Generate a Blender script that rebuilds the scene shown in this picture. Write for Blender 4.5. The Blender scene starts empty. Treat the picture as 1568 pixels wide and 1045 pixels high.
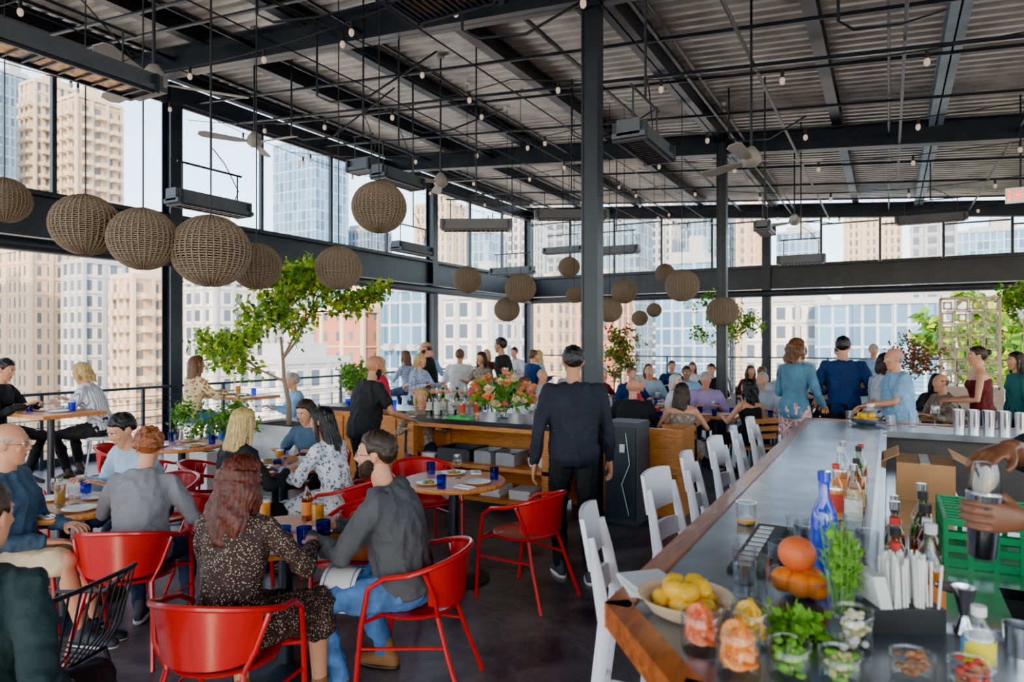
import bpy, bmesh, math, random
from mathutils import Vector, Matrix, noise
rnd=random.Random(7)
YAW=math.radians(29); CY=math.cos(YAW); SY=math.sin(YAW)
def W(r,f,z=0.0): return Vector((r*CY-f*SY, f*CY+r*SY, z))   # metres right / forward of survey point -> world
def RZ(h): return YAW-math.radians(h)
def rad(a): return math.radians(a)
def sstep(a,b,x):
    t=max(0,min(1,(x-a)/(b-a))); return t*t*(3-2*t)
COL=bpy.context.scene.collection
# ------------------------------------------------------------------ materials
MC={}
def mat(name,col,rough=.5,metal=0,var=.12,vs=6,bump=0,bs=60,emit=0,coat=0,pat=None,col2=None,ps=30,stretch=None,trl=0):
    if name in MC: return MC[name]
    m=bpy.data.materials.new(name); m.use_nodes=True; nt=m.node_tree; N=nt.nodes; L=nt.links
    b=N['Principled BSDF']; b.inputs['Roughness'].default_value=rough; b.inputs['Metallic'].default_value=metal
    b.inputs['Coat Weight'].default_value=coat
    tc=N.new('ShaderNodeTexCoord'); mp=N.new('ShaderNodeMapping'); L.new(tc.outputs['Object'],mp.inputs[0])
    if stretch: mp.inputs['Scale'].default_value=stretch
    nz=N.new('ShaderNodeTexNoise'); nz.inputs['Scale'].default_value=vs; nz.inputs['Detail'].default_value=4; L.new(mp.outputs[0],nz.inputs[0])
    r=N.new('ShaderNodeValToRGB'); L.new(nz.outputs[0],r.inputs[0])
    r.color_ramp.elements[0].position=.3; r.color_ramp.elements[1].position=.7
    r.color_ramp.elements[0].color=[c*(1-var) for c in col]+[1]; r.color_ramp.elements[1].color=[min(1,c*(1+var)) for c in col]+[1]
    out=r.outputs[0]
    if pat:
        mx=N.new('ShaderNodeMix'); mx.data_type='RGBA'; L.new(out,mx.inputs[6]); mx.inputs[7].default_value=list(col2)+[1]
        r2=N.new('ShaderNodeValToRGB'); e=r2.color_ramp.elements
        if pat=='dots':
            t=N.new('ShaderNodeTexVoronoi'); t.inputs['Scale'].default_value=ps; o=t.outputs['Distance']; e[0].color=(1,1,1,1); e[1].color=(0,0,0,1); e[0].position=.22; e[1].position=.27
        elif pat=='floral':
            t=N.new('ShaderNodeTexVoronoi'); t.inputs['Scale'].default_value=ps; o=t.outputs['Distance']; e[0].color=(1,1,1,1); e[1].color=(0,0,0,1); e[0].position=.30; e[1].position=.40
            w=N.new('ShaderNodeTexNoise'); w.inputs['Scale'].default_value=ps*1.6; va=N.new('ShaderNodeVectorMath'); va.operation='MULTIPLY_ADD'; L.new(tc.outputs['Object'],w.inputs[0]); L.new(w.outputs[1],va.inputs[0]); va.inputs[1].default_value=(.05,.05,.05); L.new(tc.outputs['Object'],va.inputs[2]); L.new(va.outputs[0],t.inputs[0])
        elif pat=='stripe':
            t=N.new('ShaderNodeTexWave'); t.inputs['Scale'].default_value=ps; t.inputs['Distortion'].default_value=.6; o=t.outputs[1]; e[0].position=.75; e[1].position=.85
            t.bands_direction='X'
        elif pat=='blotch':
            t=N.new('ShaderNodeTexNoise'); t.inputs['Scale'].default_value=ps; o=t.outputs[0]; e[0].position=.52; e[1].position=.6; t.inputs['Detail'].default_value=6
        if pat!='floral': L.new(mp.outputs[0],t.inputs[0])
        L.new(o,r2.inputs[0]); L.new(r2.outputs[0],mx.inputs[0]); out=mx.outputs[2]
    L.new(out,b.inputs['Base Color'])
    if emit: L.new(out,b.inputs['Emission Color']); b.inputs['Emission Strength'].default_value=emit
    if bump:
        n2=N.new('ShaderNodeTexNoise'); n2.inputs['Scale'].default_value=bs; n2.inputs['Detail'].default_value=3; L.new(mp.outputs[0],n2.inputs[0])
        bp=N.new('ShaderNodeBump'); bp.inputs['Strength'].default_value=bump; bp.inputs['Distance'].default_value=.01; L.new(n2.outputs[0],bp.inputs['Height']); L.new(bp.outputs[0],b.inputs['Normal'])
    if trl:
        tl=N.new('ShaderNodeBsdfTranslucent'); L.new(out,tl.inputs[0]); ms=N.new('ShaderNodeMixShader'); ms.inputs[0].default_value=trl; L.new(b.outputs[0],ms.inputs[1]); L.new(tl.outputs[0],ms.inputs[2]); L.new(ms.outputs[0],N['Material Output'].inputs[0])
    MC[name]=m; return m
def glassm(name,col=(1,1,1),refl=.5,base=.05):
    # thin-walled glass: clear transmission plus a facing-dependent reflection
    if name in MC: return MC[name]
    m=bpy.data.materials.new(name); m.use_nodes=True; nt=m.node_tree; N=nt.nodes; L=nt.links; N.remove(N['Principled BSDF'])
    t=N.new('ShaderNodeBsdfTransparent'); t.inputs[0].default_value=list(col)+[1]
    g=N.new('ShaderNodeBsdfGlossy'); g.inputs['Roughness'].default_value=.04
    lw=N.new('ShaderNodeLayerWeight'); lw.inputs[0].default_value=.5
    pw=N.new('ShaderNodeMath'); pw.operation='POWER'; pw.inputs[1].default_value=3.0; L.new(lw.outputs['Facing'],pw.inputs[0])
    mu=N.new('ShaderNodeMath'); mu.operation='MULTIPLY_ADD'; mu.inputs[1].default_value=refl; mu.inputs[2].default_value=base; L.new(pw.outputs[0],mu.inputs[0])
    mx=N.new('ShaderNodeMixShader'); L.new(mu.outputs[0],mx.inputs[0]); L.new(t.outputs[0],mx.inputs[1]); L.new(g.outputs[0],mx.inputs[2])
    L.new(mx.outputs[0],N['Material Output'].inputs[0]); MC[name]=m; return m
def brickm(name,win,win2,wall,bw=2.4,bh=3.5,mort=.9,rough=.35):
    if name in MC: return MC[name]
    m=bpy.data.materials.new(name); m.use_nodes=True; nt=m.node_tree; N=nt.nodes; L=nt.links; b=N['Principled BSDF']
    tc=N.new('ShaderNodeTexCoord'); s=N.new('ShaderNodeSeparateXYZ'); L.new(tc.outputs['Object'],s.inputs[0])
    a=N.new('ShaderNodeMath'); L.new(s.outputs[0],a.inputs[0]); L.new(s.outputs[1],a.inputs[1])
    c=N.new('ShaderNodeCombineXYZ'); L.new(a.outputs[0],c.inputs[0]); L.new(s.outputs[2],c.inputs[1])
    t=N.new('ShaderNodeTexBrick'); t.offset=0; t.inputs['Scale'].default_value=1; t.inputs['Brick Width'].default_value=bw; t.inputs['Row Height'].default_value=bh
    t.inputs['Mortar Size'].default_value=mort; t.inputs['Mortar Smooth'].default_value=0; t.inputs['Bias'].default_value=-.1
    t.inputs['Color1'].default_value=list(win)+[1]; t.inputs['Color2'].default_value=list(win2)+[1]; t.inputs['Mortar'].default_value=list(wall)+[1]
    L.new(c.outputs[0],t.inputs[0]); L.new(t.outputs[0],b.inputs['Base Color']); 
    mr=N.new('ShaderNodeMapRange'); L.new(t.outputs[1],mr.inputs[0]); mr.inputs[3].default_value=rough; mr.inputs[4].default_value=.8; L.new(mr.outputs[0],b.inputs['Roughness'])
    MC[name]=m; return m
def woodm(name,c1,c2,scale=6,rough=.4,axis=(1,8,8)):
    if name in MC: return MC[name]
    m=bpy.data.materials.new(name); m.use_nodes=True; nt=m.node_tree; N=nt.nodes; L=nt.links; b=N['Principled BSDF']
    tc=N.new('ShaderNodeTexCoord'); mp=N.new('ShaderNodeMapping'); mp.inputs['Scale'].default_value=axis; L.new(tc.outputs['Object'],mp.inputs[0])
    t=N.new('ShaderNodeTexNoise'); t.inputs['Scale'].default_value=scale; t.inputs['Detail'].default_value=8; t.inputs['Distortion'].default_value=.8; L.new(mp.outputs[0],t.inputs[0])
    r=N.new('ShaderNodeValToRGB'); r.color_ramp.elements[0].position=.32; r.color_ramp.elements[1].position=.68; r.color_ramp.elements[0].color=list(c1)+[1]; r.color_ramp.elements[1].color=list(c2)+[1]
    L.new(t.outputs[0],r.inputs[0]); L.new(r.outputs[0],b.inputs['Base Color']); b.inputs['Roughness'].default_value=rough; b.inputs['Coat Weight'].default_value=.1
    MC[name]=m; return m
# ------------------------------------------------------------------ mesh builder
class MB:
    def __init__(s): s.v=[];s.f=[];s.m=[];s.mats=[]
    def mi(s,mt):
        if mt is None: return 0
        if mt not in s.mats: s.mats.append(mt)
        return s.mats.index(mt)
    def add(s,vs,fs,mt=None,M=None):
        o=len(s.v)
        if M is not None: vs=[M@Vector(v) for v in vs]
        s.v.extend([tuple(v) for v in vs]); k=s.mi(mt)
        if M is not None and M.determinant()<0: fs=[tuple(reversed(f)) for f in fs]
        s.f.extend([tuple(i+o for i in f) for f in fs]); s.m.extend([k]*len(fs)); return s
    def box(s,c,sz,mt=None,M=None,rz=0,rx=0,ry=0,taper=1):
        x,y,z=[a/2 for a in sz]
        vs=[(-x,-y,-z),(x,-y,-z),(x,y,-z),(-x,y,-z),(-x*taper,-y*taper,z),(x*taper,-y*taper,z),(x*taper,y*taper,z),(-x*taper,y*taper,z)]
        T=Matrix.Translation(c)@Matrix.Rotation(rz,4,'Z')@Matrix.Rotation(rx,4,'X')@Matrix.Rotation(ry,4,'Y')
        if M is not None: T=M@T
        return s.add(vs,[(0,3,2,1),(4,5,6,7),(0,1,5,4),(1,2,6,5),(2,3,7,6),(3,0,4,7)],mt,T)
    def lathe(s,prof,mt=None,M=None,seg=20,c=(0,0,0)):
        vs=[];ids=[]
        for r,z in prof:
            if abs(r)<1e-6: ids.append([len(vs)]); vs.append((c[0],c[1],c[2]+z))
            else:
                ids.append(list(range(len(vs),len(vs)+seg)))
                for i in range(seg):
                    a=2*math.pi*i/seg; vs.append((c[0]+r*math.cos(a),c[1]+r*math.sin(a),c[2]+z))
        fs=[]
        for A,B in zip(ids,ids[1:]):
            for i in range(seg):
                j=(i+1)%seg
                if len(A)==1 and len(B)==1: break
                if len(A)==1: fs.append((A[0],B[j],B[i]))
                elif len(B)==1: fs.append((A[i],A[j],B[0]))
                else: fs.append((A[i],A[j],B[j],B[i]))
        return s.add(vs,fs,mt,M)
    def cyl(s,c,r,h,mt=None,M=None,seg=16,r2=None):
        r2=r if r2 is None else r2
        return s.lathe([(0,0),(r,0),(r2,h),(0,h)],mt,M,seg,c)
    def sph(s,c,r,mt=None,M=None,seg=14,n=9):
        if not hasattr(r,'__len__'): r=(r,r,r)
        T=Matrix.Translation(c)@Matrix.Diagonal((r[0],r[1],r[2],1))
        if M is not None: T=M@T
        return s.lathe([(math.sin(math.pi*i/n) if 0<i<n else 0,-math.cos(math.pi*i/n)) for i in range(n+1)],mt,T,seg)
    def tube(s,path,rad_,mt=None,seg=8,closed=False,M=None,cap=True,flat=1.0):
        P=[Vector(p) for p in path]; n=len(P)
        R=rad_ if hasattr(rad_,'__len__') else [rad_]*n
        vs=[];up=None
        for i in range(n):
            if closed: t=(P[(i+1)%n]-P[i-1])
            else: t=P[min(i+1,n-1)]-P[max(i-1,0)]
            t.normalize()
            if up is None:
                up=Vector((0,0,1)) if abs(t.z)<.9 else Vector((1,0,0))
            up=up-t*up.dot(t)
            if up.length<1e-5: up=Vector((1,0,0))-t*t.x
            up.normalize(); sd=t.cross(up)
            for k in range(seg):
                a=2*math.pi*k/seg+math.pi/seg; vs.append(P[i]+(up*math.sin(a)*flat+sd*math.cos(a))*R[i])
        fs=[]
        for i in range(n if closed else n-1):
            a=i*seg; b=((i+1)%n)*seg
            for k in range(seg):
                j=(k+1)%seg; fs.append((a+k,a+j,b+j,b+k))
        if cap and not closed: fs.append(tuple(reversed(range(seg)))); fs.append(tuple(range((n-1)*seg,n*seg)))
        return s.add(vs,fs,mt,M)
    def limb(s,pts,rs,seg=12):
        s.tube(pts,rs,seg=seg)
        for p,r in zip(pts,rs): s.sph(p,r,seg=12,n=8)
    def loft(s,rings,mt=None,seg=20,M=None):
        vs=[]
        for c,X,Y,rx,ry in rings:
            for k in range(seg):
                a=2*math.pi*k/seg; vs.append(Vector(c)+X*math.cos(a)*rx+Y*math.sin(a)*ry)
        fs=[];n=len(rings)
        for i in range(n-1):
            for k in range(seg):
                j=(k+1)%seg; fs.append((i*seg+k,i*seg+j,(i+1)*seg+j,(i+1)*seg+k))
        fs.append(tuple(reversed(range(seg)))); fs.append(tuple(range((n-1)*seg,n*seg)))
        return s.add(vs,fs,mt,M)
    def prism(s,poly,z0,z1,mt=None,M=None):
        n=len(poly); vs=[(x,y,z0) for x,y in poly]+[(x,y,z1) for x,y in poly]
        fs=[tuple(reversed(range(n))),tuple(range(n,2*n))]+[(i,(i+1)%n,(i+1)%n+n,i+n) for i in range(n)]
        return s.add(vs,fs,mt,M)
    def mesh(s,name,sharp=42):
        me=bpy.data.meshes.new(name); me.from_pydata(s.v,[],s.f)
        for m in s.mats: me.materials.append(m)
        if s.m and s.mats: me.polygons.foreach_set('material_index',s.m)
        me.polygons.foreach_set('use_smooth',[True]*len(me.polygons)); me.update()
        if sharp: me.set_sharp_from_angle(angle=rad(sharp))
        return me
    def obj(s,name,loc=(0,0,0),rz=0,sharp=42,bevel=0):
        return inst(s.mesh(name,sharp),name,loc,rz,bevel=bevel)
def inst(me,name,loc=(0,0,0),rz=0,sc=1,bevel=0):
    o=bpy.data.objects.new(name,me); o.location=loc; o.rotation_euler=(0,0,rz); o.scale=(sc,sc,sc) if not hasattr(sc,'__len__') else sc; COL.objects.link(o)
    if bevel:
        b=o.modifiers.new('bevel','BEVEL'); b.width=bevel; b.segments=2; b.limit_method='ANGLE'
    return o
def remesh(mb,vox,it=6,fac=.5,amp=0,scl=9,seed=0):
    me=bpy.data.meshes.new('tmp'); me.from_pydata(mb.v,[],mb.f); me.update()
    ob=bpy.data.objects.new('tmp',me); COL.objects.link(ob)
    m=ob.modifiers.new('r','REMESH'); m.mode='VOXEL'; m.voxel_size=vox
    if it: q=ob.modifiers.new('s','SMOOTH'); q.iterations=it; q.factor=fac
    dg=bpy.context.evaluated_depsgraph_get(); ev=ob.evaluated_get(dg); em=ev.to_mesh()
    vs=[v.co.copy() for v in em.vertices]; ns=[v.normal.copy() for v in em.vertices]; fs=[tuple(p.vertices) for p in em.polygons]
    ev.to_mesh_clear(); bpy.data.objects.remove(ob); bpy.data.meshes.remove(me)
    if amp:
        o=Vector((seed*3.1,seed*1.7,seed))
        vs=[v+n*amp*(1-2.2*abs(noise.noise(Vector((v.x*1.3,v.y*1.3,v.z*.8))*scl+o)) -.9*abs(noise.noise(v*scl*2.3+o))) for v,n in zip(vs,ns)]
    return vs,fs
# ------------------------------------------------------------------ people templates
def make_head():
    mb=MB(); mb.sph((0,-.012,.03),(.073,.091,.086),seg=32,n=20)
    X=Vector((1,0,0));Y=Vector((0,1,0))
    mb.loft([(Vector((0,cy,z)),X,Y,rx,ry) for z,rx,ry,cy in [(.075,.05,.05,.01),(.05,.066,.073,.012),(.02,.067,.071,.015),(-.005,.067,.069,.018),(-.03,.063,.066,.02),(-.055,.056,.058,.026),(-.08,.045,.046,.036),(-.1,.033,.033,.046),(-.113,.018,.018,.052)]],seg=28)
    mb.tube([(0,.082,.028),(0,.095,.004),(0,.103,-.016),(0,.088,-.026)],[.006,.008,.0115,.009],seg=10)
    for s in(-1,1):
        mb.sph((s*.011,.09,-.019),(.008,.010,.007)); mb.sph((s*.03,.077,.03),(.022,.009,.007)); mb.sph((s*.04,.062,-.018),(.018,.016,.014))
        mb.sph((s*.074,-.004,-.002),(.007,.018,.030)); mb.sph((s*.080,-.012,.008),(.006,.014,.020))
    mb.sph((0,.079,-.05),(.022,.012,.006)); mb.sph((0,.077,-.060),(.018,.011,.006)); mb.sph((0,.075,-.098),(.014,.012,.012))
    vs,fs=remesh(mb,.0052,4,.5)
    out=[]
    for v in vs:
        for s in(-1,1):
            d=(Vector((s*.031,.088,.011))-v).length
            if v.y>.04: v=v-Vector((0,.012*math.exp(-(d/.013)**2),0))
        d=abs(v.z+.0552)
        if v.y>.06 and abs(v.x)<.024: v=v-Vector((0,.004*math.exp(-(d/.002)**2),0))
        out.append(v)
    return out,fs
HEAD=make_head()
def lower(T,vox):
    mb=MB(); mb.add(T[0],T[1]); return remesh(mb,vox,1)
def make_hand(kind,gr=.04,vox=.0042):
    mb=MB(); X=Vector((1,0,0));Z=Vector((0,0,1))
    mb.loft([(Vector((0,y,0)),X,Z,rx,rz) for y,rx,rz in[(-.03,.024,.019),(0,.026,.018),(.03,.035,.017),(.06,.040,.015),(.088,.039,.012)]],seg=16)
    for x,L,r in[(.030,.072,.0086),(.010,.080,.0088),(-.011,.074,.0084),(-.031,.058,.0075)]:
        pts=[Vector((x*.9,.07,0))]
        if kind=='grip':
            a=rad(90); R=gr+r*.75; c=Vector((x,.085,-R)); seg=[.0]+[L*.48/R,L*.3/R,L*.26/R]
            for q in seg: a-=q; pts.append(c+Vector((0,math.cos(a)*R,math.sin(a)*R)))
        else:
            cu={'relaxed':24,'flat':8,'curl':42}[kind]; p=Vector((x,.088,0)); pts.append(p); ang=-cu*.5; sp=x*2.2
            for q in(.46,.3,.26):
                p=p+Vector((sp*L*q*(1 if kind!='curl' else .3),math.cos(rad(ang))*L*q,math.sin(rad(ang))*L*q)); pts.append(p); ang-=cu
        mb.limb(pts,[r*1.1,r*1.12,r,r*.93,r*.8],seg=8)
    if kind=='grip':
        R=gr+.009; c=Vector((.03,.085,-R)); pts=[Vector((.022,.02,-.006))]
        for a in(150,180,215): pts.append(c+Vector((.022,math.cos(rad(a))*R,math.sin(rad(a))*R)))
        mb.limb(pts,[.014,.012,.0105,.009],seg=8)
    else:
        mb.limb([Vector((.018,.015,-.004)),Vector((.04,.042,-.012)),Vector((.054,.07,-.02)),Vector((.058,.094,-.026))],[.015,.0125,.0105,.0085],seg=8)
    return remesh(mb,vox,2,.4)
HANDS={k:(make_hand(k),make_hand(k,vox=.0062)) for k in('relaxed','flat','curl','grip')}
HEADL=lower(HEAD,.009)
def hl_z(y,low=-.055):
    pts=[(-.12,low),(-.06,low),(-.035,-.02),(-.015,.012),(.012,.012),(.022,.0),(.032,.03),(.045,.055),(.08,.078),(.12,.085)]
    if y<=pts[0][0]: return pts[0][1]
    for (a,za),(b,zb) in zip(pts,pts[1:]):
        if y<=b: return za+(zb-za)*(y-a)/(b-a)
    return pts[-1][1]
def strands(vs,amp=.0022,fr=55,wav=0):
    o=[]
    for v in vs:
        a=math.atan2(v.x,-(v.y+.01)); n=noise.noise(Vector((a*2,v.z*9,1)))
        k=amp*math.sin(a*fr+n*7+v.z*14)+amp*noise.noise(v*70)
        d=Vector((v.x,v.y+.015,max(v.z-.05,0)));
        if d.length>1e-5: d.normalize()
        w=Vector((math.sin(v.z*38+a*3)*wav,math.cos(v.z*33+a*5)*wav,0)) if wav and v.z<0 else Vector((0,0,0))
        o.append(v+d*k+w)
    return o
def cap(thick,lump=0.0,ls=30,low=-.055,front=0):
    vs=[];n1,n2=60,40
    C=Vector((0,-.012,.03)); R=Vector((.076,.094,.088))
    for i in range(n2+1):
        th=math.pi*i/n2
        for j in range(n1):
            ph=2*math.pi*j/n1; d=Vector((math.sin(th)*math.cos(ph),math.sin(th)*math.sin(ph),math.cos(th)))
            p=C+Vector((d.x*R.x,d.y*R.y,d.z*R.z)); e=p.z-hl_z(p.y,low)-front+.004*noise.noise(p*90); m=sstep(-.008,.03,e)*.75+.25*sstep(-.006,.006,e)
            top=max(0,d.z); k=m*(1+thick*(.75+.3*top))+(1-m)*.90+m*lump*noise.noise(p*ls)
            vs.append(C+Vector((d.x*R.x,d.y*R.y,d.z*R.z))*k)
    fs=[]
    for i in range(n2):
        for j in range(n1):
            k=(j+1)%n1; fs.append((i*n1+j,(i+1)*n1+j,(i+1)*n1+k,i*n1+k))
    return vs,fs
def make_hair(st):
    X=Vector((1,0,0));Y=Vector((0,1,0))
    if st=='short': v,f=cap(.12,.07,52); return strands(v,.0022,60),f
    if st=='fringe':
        v,f=cap(.05,.02,45,-.055,0)
        v2=[p if p.z<.04 else Vector((p.x*.86,(p.y+.012)*.86-.012,(p.z-.03)*.86+.03)) for p in v]; return strands(v2,.001,60),f
    if st=='thick': v,f=cap(.22,.12,38); return strands(v,.002,50),f
    if st=='curly':
        mb=MB(); v,f=cap(.2,0); mb.add(v,f); r=random.Random(3)
        for i in range(190):
            a=r.uniform(0,6.28); z=r.uniform(-.5,1); q=math.sqrt(1-z*z); p=Vector((q*math.cos(a)*.084,q*math.sin(a)*.10-.016,z*.10+.032))
            if p.z>hl_z(p.y,-.07)+.006: mb.sph(p,r.uniform(.010,.018),seg=8,n=6)
        return remesh(mb,.005,1)
    if st in('long','longw','bob','bigcurl'):
        mb=MB(); v,f=cap(.15,.03,30); mb.add(v,f)
        end={'long':-.34,'longw':-.29,'bob':-.12,'bigcurl':-.17}[st]; wd={'long':1,'longw':1.15,'bob':1.03,'bigcurl':1.25}[st]
        rg=[];n=9
        for i in range(n):
            t=i/(n-1); z=.05+(end-.05)*t
            rx=(.084+.022*math.sin(min(1,t*1.4)*math.pi*.8))*wd*(1 if t<.8 else 1-1.4*(t-.8)); ry=(.066-.028*t)*wd
            rg.append((Vector((.006*math.sin(t*5),-.042-.030*t,z)),X,Y,rx,ry))
        mb.loft(rg,seg=24)
        r=random.Random(5)
        for i in range(14):
            a=math.pi+math.pi*(i+.5)/14; ex=math.cos(a); ey=math.sin(a); mb.limb([Vector((ex*.08*wd,-.04+ey*.06,-.02)),Vector((ex*.095*wd,-.055+ey*.055,(end)*.55)),Vector((ex*.075*wd+r.uniform(-.01,.01),-.07+ey*.03,end+r.uniform(-.03,.02)))],[.016,.015,.006],seg=8)
        for s in(-1,1): mb.limb([Vector((s*.070,.0,.05)),Vector((s*.084,.012,0)),Vector((s*.090,.012,-.07)),Vector((s*.088,.012,max(end+.05,-.2)))],[.018,.017,.019,.010],seg=8)
        v,f=remesh(mb,.0062,3); return strands(v,.0035,34,{'long':.002,'longw':.007,'bob':.002,'bigcurl':.009}[st]),f
    if st=='bun':
        mb=MB(); v,f=cap(.12,.02); mb.add(v,f); mb.sph((0,-.125,.05),(.036,.032,.034)); v,f=remesh(mb,.007,2); return strands(v,.002,50),f
HAIR={}
def hair(st):
    if st not in HAIR: HAIR[st]=make_hair(st)
    return HAIR[st]
def beardmesh():
    vs,fs=HEAD; keep=[];used={}
    nv=[]
    for f in fs:
        c=sum((vs[i] for i in f),Vector())/len(f)
        if c.z<-.012 and c.y>.0 and abs(c.x)<.072 and not(c.y>.082 and c.z>-.036) and c.z<-.012-.75*max(0,c.y-.03) and not(abs(c.x)<.02 and c.y>.078 and -.066<c.z<-.044):
            g=[]
            for i in f:
                if i not in used:
                    d=(vs[i]-Vector((0,.0,-.02))).normalized(); used[i]=len(nv); nv.append(vs[i]+d*(.006+.002*noise.noise(vs[i]*120)))
                g.append(used[i])
            keep.append(tuple(g))
    return nv,keep
BEARD=beardmesh()
def ik(a,b,l1,l2,pole):
    d=b-a; D=d.length
    if D>(l1+l2)*.995: b=a+d.normalized()*(l1+l2)*.995; d=b-a; D=d.length
    D=max(D,abs(l1-l2)+.02); x=(l1*l1-l2*l2+D*D)/(2*D); h=math.sqrt(max(0,l1*l1-x*x)); n=d.normalized(); p=pole-n*pole.dot(n)
    if p.length<1e-4: p=Vector((0,0,-1))
    return a+n*x+p.normalized()*h,b
def C(name,col,**k):
    k.setdefault('rough',.85); k.setdefault('bump',.35); k.setdefault('bs',140); k.setdefault('var',.18); return mat(name,col,**k)
SK={'light':mat('skin_light',(.72,.33,.19),rough=.45,var=.08,vs=12),'tan':mat('skin_tan',(.52,.23,.115),rough=.45,var=.08,vs=12),'dark':mat('skin_dark',(.20,.078,.04),rough=.38,var=.15,vs=14,bump=.1,bs=300),'brown':mat('skin_brown',(.32,.15,.08),rough=.5,var=.06,vs=12)}
def H_(n,c): return mat('hair_'+n,c,rough=.40,var=.6,vs=26,stretch=(3,3,.35),bump=.5,bs=90)
HM={'black':H_('black',(.012,.010,.010)),'dark':H_('dark',(.034,.020,.013)),'brown':H_('brown',(.14,.06,.024)),'auburn':H_('auburn',(.28,.08,.022)),'reddark':H_('reddark',(.10,.022,.012)),'blonde':H_('blonde',(.74,.46,.17)),'grey':H_('grey',(.42,.40,.38)),'white':H_('whitehair',(.7,.68,.64))}
EYE=mat('eye_white',(.8,.78,.75),rough=.2); IRIS=mat('iris',(.05,.03,.02),rough=.1); LIP=mat('lips',(.5,.15,.12),rough=.4); GLF=mat('glasses_frame',(.02,.02,.02),rough=.3)
SHOE=mat('leather_shoe',(.05,.03,.02),rough=.4); SNEAK=mat('sneaker_dark',(.05,.055,.07),rough=.6); SOLE=mat('shoe_sole',(.75,.73,.7),rough=.6); BOOT=mat('suede_boot',(.30,.13,.045),rough=.8)
npers=[0]
def person(name,r,f,h,sit=None,H=1.72,fem=False,lean=5,lean2=None,hy=0,hp=0,hl=None,hr=None,top=None,sleeve='long',bot=None,leg='pants',shoe=SHOE,skin='light',hair_='short',hm='dark',beard=False,glasses=False,fat=1.0,near=False,side=0,twist=0,feet=None,hand=('relaxed','relaxed'),palmL=None,palmR=None,dirL=None,dirR=None,z0=0,poleL=None,poleR=None,sole=None):
    npers[0]+=1; sd=npers[0]; s=H/1.75; vox=.0095 if near else .018
    hipz=(sit+.10) if sit is not None else .925*s
    P=Vector((0,0,hipz)); tw=rad(twist)
    if lean2 is None: lean2=lean*1.4+3
    def dirn(l): v=Vector((math.sin(rad(side)),math.sin(rad(l)),math.cos(rad(l)))); return v.normalized()
    T1=dirn(lean);T2=dirn(lean2)
    def sp(t):
        t*=s
        return P+T1*t if t<.26 else P+T1*.26+T2*(t-.26)
    def fr(t):
        a=tw*max(0,min(1,t/.4)); X=Vector((math.cos(a),math.sin(a),0)); T=(T1 if t<.2 else(T2 if t>.32 else (T1+T2).normalized())); X=(X-T*X.dot(T)).normalized(); return X,T.cross(X),T
    if fem: RG=[(-.09,.12,.095,0),(-.04,.165,.12,-.008),(.03,.168,.12,-.008),(.10,.145,.105,0),(.17,.125,.092,0),(.26,.135,.10,.008),(.34,.148,.118,.022),(.40,.152,.105,.012),(.45,.150,.085,0),(.49,.118,.066,0),(.52,.066,.054,0),(.55,.048,.05,0)]; sw=.158; ar=.86
    else: RG=[(-.09,.12,.10,0),(-.04,.158,.125,0),(.03,.165,.125,0),(.14,.152,.115,0),(.26,.163,.12,.006),(.36,.182,.125,.012),(.43,.186,.108,.004),(.48,.150,.082,-.004),(.515,.085,.064,0),(.55,.056,.056,0)]; sw=.185; ar=1.0
    def rings(t0,t1,inf,hemx=0):
        o=[]
        for t,rx,ry,yo in RG:
            if t<t0 or t>t1: continue
            X,Y,T=fr(t); k=fat if t<.42 else 1+(fat-1)*.3
            belly=(.035*(fat-1)/.2*math.exp(-((t-.14)/.1)**2)) if fat>1 else 0
            o.append((sp(t)+Y*(yo*s+belly),X,Y,rx*s*k+inf,ry*s*k+inf+belly*.6))
        return o
    X,Y,T=fr(.5); Zv=Vector((0,0,1))
    Sj={-1:sp(.45)-X*sw*s,1:sp(.45)+X*sw*s}
    hc=sp(.54)+(T2*.65+Zv*.35).normalized()*.128*s+Y*.012
    # arm targets
    if sit is not None: dl=(-.20,.36,sit+.36);dr=(.20,.36,sit+.36)
    else: dl=(-.25,.05,hipz-.10);dr=(.25,.05,hipz-.10)
    tg={-1:Vector(hl or dl),1:Vector(hr or dr)}; l1,l2=.29*s,.255*s; arm={}
    for k in(-1,1):
        pole=(poleL if k<0 else poleR); pole=Vector(pole) if pole else (Vector((k*.6,-.5,-.7)) if sit is not None or hl or hr else Vector((k*.5,-1,0)))
        e,w=ik(Sj[k],tg[k],l1,l2,pole); arm[k]=(Sj[k],e,w)
    # legs
    th,sh=.435*s,.425*s; legj={}
    for k in(-1,1):
        hp_=P+Vector((k*.088*s,0,-.01))
        if feet: ft=Vector(feet[0 if k<0 else 1])
        elif sit is None: ft=Vector((k*.11,-.02+.05*k,.085))
        elif sit>.6: ft=Vector((k*.12,.30,.38))
        else: ft=Vector((k*.13,.40+.05*k,.09))
        pole=Vector((k*.12,1,.2)) if sit is None else Vector((k*.22,.6,1))
        kn,an=ik(hp_,ft,th,sh,pole); legj[k]=(hp_,kn,an)
    mb=MB(); SKM=SK[skin]
    # --- skin
    sk=MB(); sk.limb([sp(.47),sp(.54)+Y*.004,hc-Zv*.05-Y*.012],[.056*s*ar,.052*s*ar+.002,.052*ar])
    inf=.010
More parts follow.
